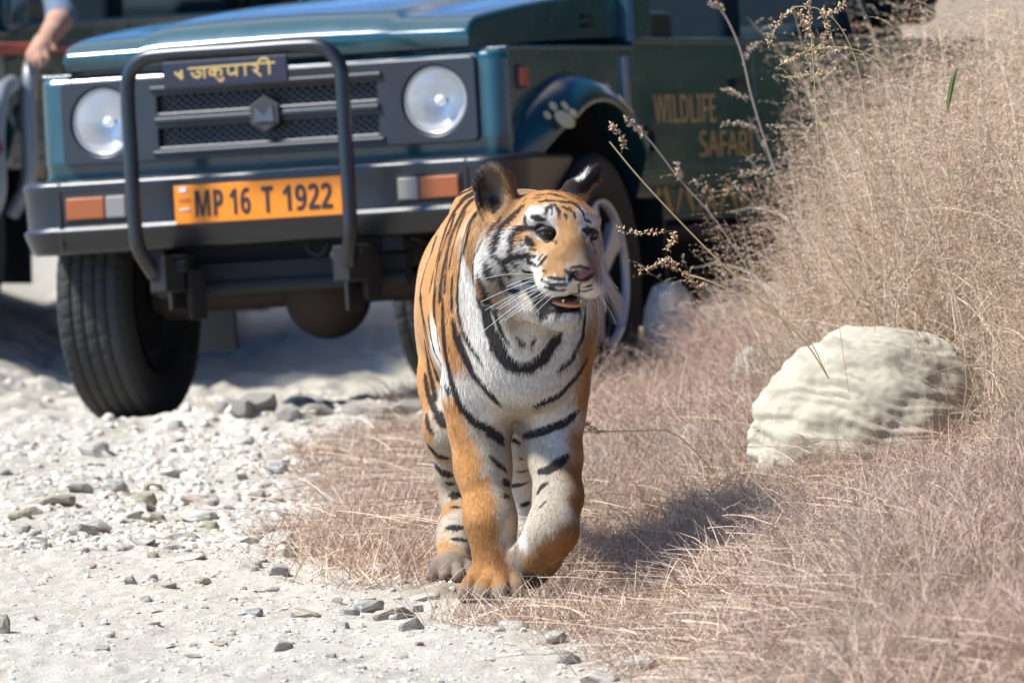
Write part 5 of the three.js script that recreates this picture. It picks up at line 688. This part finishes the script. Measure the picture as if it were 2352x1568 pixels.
  // eyes
  const eyeTex = (() => { const c = document.createElement('canvas'); c.width = c.height = 256; const g = c.getContext('2d'); g.fillStyle = '#15100c'; g.fillRect(0, 0, 256, 256); return c; })();
  const iris = new THREE.MeshPhysicalMaterial({ color: new THREE.Color().setRGB(0.07, 0.048, 0.02), roughness: 0.25, clearcoat: 1, clearcoatRoughness: 0.03 }), dark = mat(0.006, 0.006, 0.007, 0.3), lidM = mat(0.012, 0.01, 0.01, 0.6), whiteM = mat(0.75, 0.74, 0.70, 0.7);
  for (const s of [-1, 1]) {
    const eye = new THREE.Group(); eye.name = 'eye'; tiger.add(eye); eye.position.copy(H(s * 0.053, 0.019, 0.0865)).sub(base); eye.quaternion.copy(headQ); eye.rotateY(s * 0.25); eye.rotateX(0.05);
    part('eyeball', new THREE.SphereGeometry(0.0175, 28, 20), iris, eye);
    part('pupil', new THREE.SphereGeometry(0.0065, 18, 12).scale(1, 1, 0.35).translate(0, 0.0005, 0.0164), dark, eye);
    const lid = (a0, a1, bow) => { const pts = []; for (let i = 0; i <= 10; i++) { const a = lerp(a0, a1, i / 10), x = Math.cos(a) * 0.0185, y = Math.sin(a) * bow; pts.push(V(x, y, Math.sqrt(Math.max(0.0187 ** 2 - x * x - y * y, 0)) + 0.001)); } return pts; };
    part('eyelid', merge([tube(lid(0, Math.PI, 0.0085), 0.0042, 20, 7), tube(lid(Math.PI, Math.PI * 2, 0.009), 0.0026, 20, 7)]), lidM, eye);
  }
  // mouth: tongue, lip, teeth
  const inside = new THREE.Group(); inside.name = 'mouth'; inside.position.copy(headAt).sub(base); inside.quaternion.copy(headQ); tiger.add(inside);
  part('tongue', new THREE.SphereGeometry(1, 24, 14).scale(0.03, 0.009, 0.055).translate(0, -0.1325, 0.10), mat(0.55, 0.22, 0.10, 0.45), inside);
  part('palate', new THREE.SphereGeometry(1, 20, 10).scale(0.045, 0.02, 0.06).translate(0, -0.126, 0.06), mat(0.05, 0.02, 0.018, 0.5), inside);
  for (const s of [-1, 1]) { part('fang', new THREE.ConeGeometry(0.0036, 0.009, 10).rotateX(Math.PI).translate(s * 0.021, -0.126, 0.137), mat(0.72, 0.6, 0.4, 0.4), inside); }
  // whiskers
  const wm = mat(0.85, 0.83, 0.75, 0.5);
  for (const s of [-1, 1]) for (let r = 0; r < 4; r++) for (let c = 0; c < (s < 0 ? 4 : 2); c++) {
    const o = V(s * (0.042 + c * 0.009), -0.072 - r * 0.011, 0.155 - c * 0.014), L = (s < 0 ? 0.05 : 0.03) + 0.022 * c + 0.045 * R(), dx = s * (0.8 + 0.1 * R()), dy = 0.08 - r * 0.15 - 0.26 * R(), dz = 0.1 - 0.25 * R();
    part('whisker', tube([0, 1, 2, 3].map((i) => { const q = i / 3; return H(o.x + dx * L * q, o.y + dy * L * q - 0.03 * q * q, o.z + dz * L * q - 0.03 * q * q).sub(base); }), 0.00034, 6, 4), wm, tiger);
  }
}
// ---------------------------------------------------------------- dry grass
function bladeSet() { const pos = [], col = [], idx = []; return {
  ribbon(pts, w, c, taper = 1) {          // flat tapered strip through points, turned to a random side
    const n = pts.length, b0 = pos.length / 3, d = V().subVectors(pts[n - 1], pts[0]), s = V().crossVectors(d, V(this.r() - 0.5, 0.2, this.r() - 0.5)).normalize();
    for (let i = 0; i < n; i++) { const k = w * 0.5 * (1 - taper * (i / (n - 1)) ** 2 * 0.85), p = pts[i]; pos.push(p.x - s.x * k, p.y - s.y * k, p.z - s.z * k, p.x + s.x * k, p.y + s.y * k, p.z + s.z * k); for (let q = 0; q < 2; q++) col.push(c[0], c[1], c[2]); if (i) { const a = b0 + (i - 1) * 2; idx.push(a, a + 1, a + 2, a + 1, a + 3, a + 2); } }
  },
  seed(p, d, l, w, c) { const s = V().crossVectors(d, V(this.r() - 0.5, this.r() - 0.5, this.r() - 0.5)).normalize().multiplyScalar(w / 2), t = V().crossVectors(s, d).normalize().multiplyScalar(w / 2), b = pos.length / 3, m = p.clone().addScaledVector(d, l * 0.4), e = p.clone().addScaledVector(d, l); for (const v of [p, m.clone().add(s), m.clone().add(t), m.clone().sub(s).sub(t), e]) { pos.push(v.x, v.y, v.z); col.push(...c); } idx.push(b, b + 1, b + 2, b, b + 2, b + 3, b, b + 3, b + 1, b + 4, b + 2, b + 1, b + 4, b + 3, b + 2, b + 4, b + 1, b + 3); },
  build() { const g = new THREE.BufferGeometry(); g.setAttribute('position', new THREE.Float32BufferAttribute(pos, 3)); g.setAttribute('color', new THREE.Float32BufferAttribute(col, 3)); g.setIndex(idx); g.computeVertexNormals(); return g; } }; }
const STRAW = [[0.64, 0.495, 0.32], [0.70, 0.57, 0.40], [0.58, 0.435, 0.285], [0.50, 0.365, 0.265], [0.62, 0.48, 0.35], [0.38, 0.27, 0.195]];
const straw = (R, dim = 1, pink = 0) => { const c = STRAW[Math.floor(R() * STRAW.length)], m = dim * (0.7 + 0.5 * R()); return [c[0] * m, c[1] * m * (1 - 0.03 * pink), c[2] * m * (1 + 0.05 * pink)]; };
const bend = (o, a, lean, len, droop, n, R) => { const p = []; for (let i = 0; i <= n; i++) { const t = i / n, out = Math.sin(lean) * t + droop * t * t; p.push(V(o.x + Math.cos(a) * out * len + 0.03 * len * (R() - 0.5) * (i ? 1 : 0), o.y + len * (Math.cos(lean) * t - droop * 0.7 * t * t * t), o.z + Math.sin(a) * out * len + 0.03 * len * (R() - 0.5) * (i ? 1 : 0))); } return p; };
function panicle(B, R, stem, from, c, rich) { // branchlets with spikelets along the top of a stem
  const n = stem.length - 1; const P = (t) => { const k = clamp(t * n, 0, n - 0.001), i = Math.floor(k); return stem[i].clone().lerp(stem[i + 1], k - i); };
  for (let k = 0; k < rich; k++) { const t = lerp(from, 1, k / rich), o = P(t), a = R() * 6.28, L = (0.035 + 0.05 * R()) * (1.2 - 0.6 * (k / rich)), br = bend(o, a, 0.7 + 0.4 * R(), L, 0.5, 3, R); B.ribbon(br, 0.0009, c); for (let q = 1; q <= 3; q++) { const s = 1 + (R() < 0.6 ? 1 : 0); for (let z = 0; z < s; z++) { const d = V(R() - 0.5, R() * 0.5 - 0.35, R() - 0.5).normalize(); B.seed(br[q], d, 0.006 + 0.004 * R(), 0.0028, [c[0] * (0.95 + 0.3 * R()), c[1] * (0.9 + 0.25 * R()), c[2] * (0.85 + 0.3 * R())]); } } }
}
const grassMat = new THREE.MeshPhysicalMaterial({ vertexColors: true, roughness: 0.8, side: THREE.DoubleSide });
function field(name, label, variants, spots) {     // one stuff object per kind of tuft
  variants.forEach((geo, v) => { const mine = spots.filter((_, i) => i % variants.length === v), m = new THREE.InstancedMesh(geo, grassMat, mine.length), M = new THREE.Matrix4(), c = new THREE.Color(); mine.forEach(([x, z, s, a, tint, tilt = 0, ta = 0], i) => { const q = new THREE.Quaternion().setFromEuler(new THREE.Euler(tilt * Math.cos(ta), a, tilt * Math.sin(ta))); M.compose(V(x, groundHeight(x, z, false) - 0.01, z), q, V(s, s, s)); m.setMatrixAt(i, M); m.setColorAt(i, c.setRGB(...tint)); }); m.name = numbered(name); shadows(m); tag(m, label[v % label.length], 'grass', null, 'stuff'); scene.add(m); });
}
{
  const R = rng(21);
  // short dead turf, half lying
  const turf = [0, 1, 2, 3].map((k) => { const B = bladeSet(); B.r = R; for (let i = 0; i < 85; i++) { const o = V((R() - 0.5) * 0.2, 0, (R() - 0.5) * 0.2), flat = R() < 0.5; B.ribbon(bend(o, R() * 6.28, flat ? 1.15 + 0.3 * R() : 0.2 + 0.7 * R(), 0.03 + 0.07 * R(), flat ? 0.1 : 0.4 * R(), 3, R), 0.0013 + 0.0009 * R(), straw(R, 0.95, 1)); } return B.build(); });
  const s1 = []; while (s1.length < 6600) { const z = lerp(-9.5, 4, R()), x = lerp(-0.75, 1.75, R()), e = edgeOf(x, z); if (e < -0.02 + 0.15 * R() * R()) continue; if (z > 0.3 && x < 0.5 && R() < 0.55) continue; if (Math.abs(x + 0.044) < 0.13 && z > -0.1 && z < 0.5) continue; if (Math.abs(x + 0.135) < 0.11 && z > -0.62 && z < -0.1) continue; if (noise(x * 4.5, z * 3, 88) < -0.25 && R() < 0.88) continue; const n = noise(x * 2.5, z * 1.6, 40), p = [1 + 0.08 * n, 0.98 + 0.08 * n, 0.95 + 0.02 * n]; s1.push([x, z, 0.7 + 0.7 * R() + 0.3 * n, R() * 6.28, p]); }
  field('short_dry_grass', ['low straw coloured turf along the verge', 'pinkish dead turf matting the verge', 'thin brittle turf at the track edge', 'flattened dry turf round the paws'], turf, s1);
  // wiry knee high grass
  const wiry = [0, 1, 2].map(() => { const B = bladeSet(); B.r = R; for (let i = 0; i < 60; i++) { const o = V((R() - 0.5) * 0.2, 0, (R() - 0.5) * 0.2), L = 0.10 + 0.2 * R(), c = straw(R, 0.88, 1), st = bend(o, R() * 6.28, 0.1 + 0.6 * R(), L, 0.35 * R(), 5, R); B.ribbon(st, 0.0014, c, 0.6); if (R() < 0.5) for (let q = 0; q < 4; q++) { const t = st[3 + (q & 1)]; B.ribbon(bend(t, R() * 6.28, 0.6 + R() * 0.5, 0.02 + 0.04 * R(), 0.2, 2, R), 0.0009, c); B.seed(t, V(R() - 0.5, R() - 0.3, R() - 0.5).normalize(), 0.006, 0.0024, c); } } return B.build(); });
  const s2 = []; while (s2.length < 2000) { const z = lerp(-8.8, 4, R()), x = lerp(0.02, 1.8, R()), e = edgeOf(x, z) + 0.1 * noise(x * 5, z * 5, 77); const near = z > -0.35; if (near && x < 0.2 + 0.25 * R() + (z > 0.5 ? 0.25 : 0)) continue; if (e < 0.42 - 0.2 * R() && !(z < -4.6)) continue; if (z < -4.6 && x < 0.12) continue; const inBoulder = ((x - 0.83) / 0.27) ** 2 + ((z + 1.75) / 0.27) ** 2 < 0.8; if (inBoulder) continue; if (noise(x * 3.5, z * 2.4, 66) < -0.2 && R() < 0.85) continue; if (z > 0 && Math.abs(x + 0.04) < 0.3) continue; const small = (z > -2 && x < 0.55 ? 0.45 : 0.8) * (1 + 0.35 * noise(x * 3, z * 2, 12)) * (x > 0.45 && x < 1.2 && z > -1.75 && z < 0.2 ? 0.6 : 1); s2.push([x, z, small * (0.65 + 0.6 * R()), R() * 6.28, [1 + 0.1 * noise(x * 3, z * 3, 5), 0.98, 0.97], 0.15 * R(), R() * 6.28]); }
  field('wiry_dry_grass', ['knee high wiry tan grass on the bank', 'wiry pinkish brown grass beside the tiger', 'low tangled seed grass before the boulder'], wiry, s2);
  // fallen straws
  const fallen = [0, 1].map(() => { const B = bladeSet(); B.r = R; for (let i = 0; i < 16; i++) { const a = R() * 6.28; B.ribbon(bend(V((R() - 0.5) * 0.3, 0.015 + 0.09 * R(), (R() - 0.5) * 0.3), a, 1.35 + 0.3 * R(), 0.06 + 0.14 * R(), 0.2 * R(), 4, R), 0.0015, straw(R, 1), 0.5); } return B.build(); });
  const s4 = []; while (s4.length < 520) { const z = lerp(-5, 4, R()), x = lerp(-0.45, 1.8, R()); if (edgeOf(x, z) < 0.03 || (z > -0.7 && z < 0.7 && Math.abs(x + 0.06) < 0.26)) continue; s4.push([x, z, 0.6 + 0.7 * R(), R() * 6.28, [1, 1, 1]]); }
  field('fallen_straw', ['pale fallen straws lying over the turf', 'bleached straws tangled in the low grass'], fallen, s4);
  // tall seeding grass
  const tall = [0, 1, 2, 3].map(() => { const B = bladeSet(); B.r = R; for (let i = 0; i < 12; i++) { const o = V((R() - 0.5) * 0.16, 0, (R() - 0.5) * 0.16), L = 0.55 + 0.5 * R(), c = straw(R, 1), st = bend(o, R() * 6.28, 0.05 + 0.32 * R(), L, 0.22 * R(), 8, R); B.ribbon(st, 0.0024, c, 0.7); panicle(B, R, st, 0.62, c, 13); for (let q = 0; q < 3; q++) { const k = 1 + Math.floor(R() * 4); B.ribbon(bend(st[k], R() * 6.28, 0.3 + 0.5 * R(), 0.12 + 0.2 * R(), 0.7 * R(), 5, R), 0.003, straw(R, 0.95)); } } return B.build(); });
  const s3 = []; while (s3.length < 820) { const z = lerp(-7.4, 0.2, R()), x = lerp(0.5, 2.2, R()); if (z < -5 && x < 1.0) continue; const left = 0.66 + 0.1 * noise(z * 2, 3, 1) + (z > -1.5 ? 0.25 : 0) + (z > -0.6 ? 0.15 : 0); if (x < left - 0.1 * R() * R()) continue; const dens = sstep(left - 0.1, left + 0.45, x); if (R() > 0.2 + dens) continue; const inB = ((x - 0.83) / 0.3) ** 2 + ((z + 1.75) / 0.3) ** 2 < 1 || (Math.abs(x - 0.83) < 0.25 && z > -1.75 && z < -0.2); if (inB) continue; const sc = (0.55 + 0.45 * R()) * lerp(0.72, 1.08, dens) * (z > -1.6 ? 0.72 : 1); s3.push([x, z, sc, R() * 6.28, [1, 1, 1], 0.18 * R(), R() * 6.28]); }
  field('tall_seed_grass', ['tall straw grass with fine seed heads on the bank', 'tall pale seeding grass behind the boulder', 'tall tangled seed grass hiding the jeep tail', 'tall nodding grass above the bank'], tall, s3);
  // single stalks one can pick out
  const stalkMat = mat(0.60, 0.43, 0.20, 0.7), woodMat = mat(0.36, 0.27, 0.21, 0.8), headMat = new THREE.MeshPhysicalMaterial({ vertexColors: true, roughness: 0.8, side: THREE.DoubleSide });
  function stalk(name, label, pts, r, z, m, heads, c = [0.52, 0.38, 0.22]) {
    const t = thing(name, label, 'grass stalk', 'single stalks before the jeep'), P = pts.map(([u, v, dz = 0]) => at(u, v, z + dz)), base = P[P.length - 1].clone(); t.position.copy(base);
    part('stem', tube(P.map((p) => p.clone().sub(base)), r, 40, 6), m, t);
    for (const h of heads) { const B = bladeSet(); B.r = R; const q = h.map(([u, v]) => at(u, v, z).sub(base)), cv = new THREE.CatmullRomCurve3(q).getPoints(10); B.ribbon(cv, 0.0016, c, 0.4); for (let i = 2; i < cv.length; i++) for (let k = 0; k < 5; k++) { const d = V(R() - 0.5, R() - 0.5, R() - 0.5).normalize(); B.seed(cv[i].clone().addScaledVector(d, 0.003 * R()), d, 0.008 + 0.007 * R(), 0.0042, [c[0] * (0.9 + 0.4 * R()), c[1] * (0.85 + 0.4 * R()), c[2] * (0.8 + 0.5 * R())]); } part('seed_head', B.build(), headMat, t); }
  }
  stalk('grass_stalk', 'straight golden stalk leaning across the jeep wheel', [[1400, 325], [1475, 415], [1640, 588], [1720, 662], [1850, 786], [1905, 870]], 0.0021, -0.5, stalkMat, [[[1425, 355], [1435, 325], [1415, 300], [1405, 285]], [[1545, 530], [1500, 533], [1460, 535], [1420, 528]], [[1545, 532], [1550, 545], [1535, 570]]]);
  stalk('grass_stalk', 'thin bowed stalk with a cluster of starry seed heads', [[1570, 628], [1640, 650], [1740, 700], [1850, 770], [1900, 860]], 0.0014, -0.6, stalkMat, [[[1620, 640], [1560, 622], [1520, 605], [1470, 622]], [[1640, 650], [1600, 655], [1580, 640]], [[1560, 620], [1540, 600], [1520, 600]]]);
  stalk('grass_stalk', 'long purple brown weed stem rising to the bonnet', [[1640, 8], [1662, 30], [1700, 110], [1728, 225], [1770, 360], [1815, 480], [1850, 600], [1880, 740]], 0.0028, -3.6, woodMat, [[[1728, 230], [1690, 215], [1665, 205]], [[1705, 150], [1725, 110], [1745, 100]], [[1750, 300], [1700, 285], [1660, 285]], [[1665, 30], [1650, 12], [1632, 6]], [[1780, 390], [1740, 395], [1700, 400]], [[1840, 560], [1800, 480], [1760, 440], [1700, 430], [1640, 440], [1600, 420]]], [0.40, 0.31, 0.22]);
  stalk('grass_stalk', 'thin crossing stem with a pale bent tip', [[1440, 275], [1490, 320], [1560, 410], [1640, 500], [1720, 620], [1800, 740], [1880, 860]], 0.0019, -2.6, woodMat, [[[1490, 320], [1465, 295], [1440, 275]], [[1565, 415], [1560, 395], [1555, 375]]], [0.42, 0.33, 0.24]);
  stalk('grass_stalk', 'arched stalk with a drooping beaded seed spray', [[1765, 110], [1790, 50], [1830, 15], [1900, 30], [1960, 120], [2000, 400], [2010, 760]], 0.0011, -1.2, stalkMat, [[[1765, 112], [1772, 80], [1790, 48], [1815, 22]], [[1830, 15], [1845, 45], [1850, 70]], [[1880, 20], [1900, 60], [1890, 100]]]);
  stalk('grass_stalk', 'straight pale stalk crossing the cream boulder', [[1858, 15], [1868, 140], [1880, 330], [1905, 560], [1930, 760], [1950, 900]], 0.001, -1.0, stalkMat, [[[1868, 140], [1862, 60], [1858, 0]], [[1880, 20], [1910, 30], [1940, 10]]]);
  stalk('grass_stalk', 'lone stalk with a nodding feathery head', [[1790, 150], [1860, 115], [1960, 112], [2040, 160], [2080, 300], [2100, 600], [2110, 860]], 0.001, -1.3, stalkMat, [[[1790, 152], [1830, 128], [1880, 115], [1950, 112]], [[1800, 178], [1860, 170], [1920, 165]]]);
  stalk('grass_stalk', 'bleached bent straw lying over the low grass', [[1340, 992], [1450, 990], [1540, 992], [1600, 1040], [1640, 1085]], 0.0015, -1.4, stalkMat, [[[1400, 990], [1360, 985], [1340, 965]]]);
  { const leaf = (name, label, pts, w, z, c) => { const B = bladeSet(); B.r = R; const P = pts.map(([u, v]) => at(u, v, z)), t = thing(name, label, 'leaf'); t.position.copy(P[0]); const s = new THREE.Shape(); const q = P.map((p) => p.clone().sub(P[0])), cv = new THREE.CatmullRomCurve3(q), secs = []; for (let i = 0; i <= 12; i++) { const k = i / 12, p = cv.getPoint(k), hw = w * Math.sin(Math.PI * clamp(k, 0.04, 0.97)) ** 0.7; secs.push([V(p.x - hw, p.y, p.z), V(p.x, p.y, p.z + hw * 0.5), V(p.x + hw, p.y, p.z)]); } const m = part('leaf_surface', loft(secs), mat(...c, 0.6, { side: THREE.DoubleSide, transmission: 0.3 }), t); part('midrib', tube(q.map((p) => V(p.x, p.y, p.z + w * 0.5)), 0.0006, 12, 5), mat(0.3, 0.36, 0.12, 0.6), t); };
    leaf('green_grass_leaf', 'single green blade standing in the tall dry grass', [[2176, 262], [2182, 220], [2190, 180], [2200, 152]], 0.006, -1.0, [0.14, 0.20, 0.03]);
    leaf('green_leaf', 'small dark green leaf in the brown grass', [[1700, 1205], [1710, 1212], [1716, 1226]], 0.012, -1.2, [0.03, 0.09, 0.035]);
    leaf('dry_leaf', 'curled rust brown leaf hanging in the low grass', [[2228, 1452], [2226, 1430], [2229, 1408]], 0.005, 0.3, [0.38, 0.15, 0.04]); }
}
renderer.render(scene, camera);
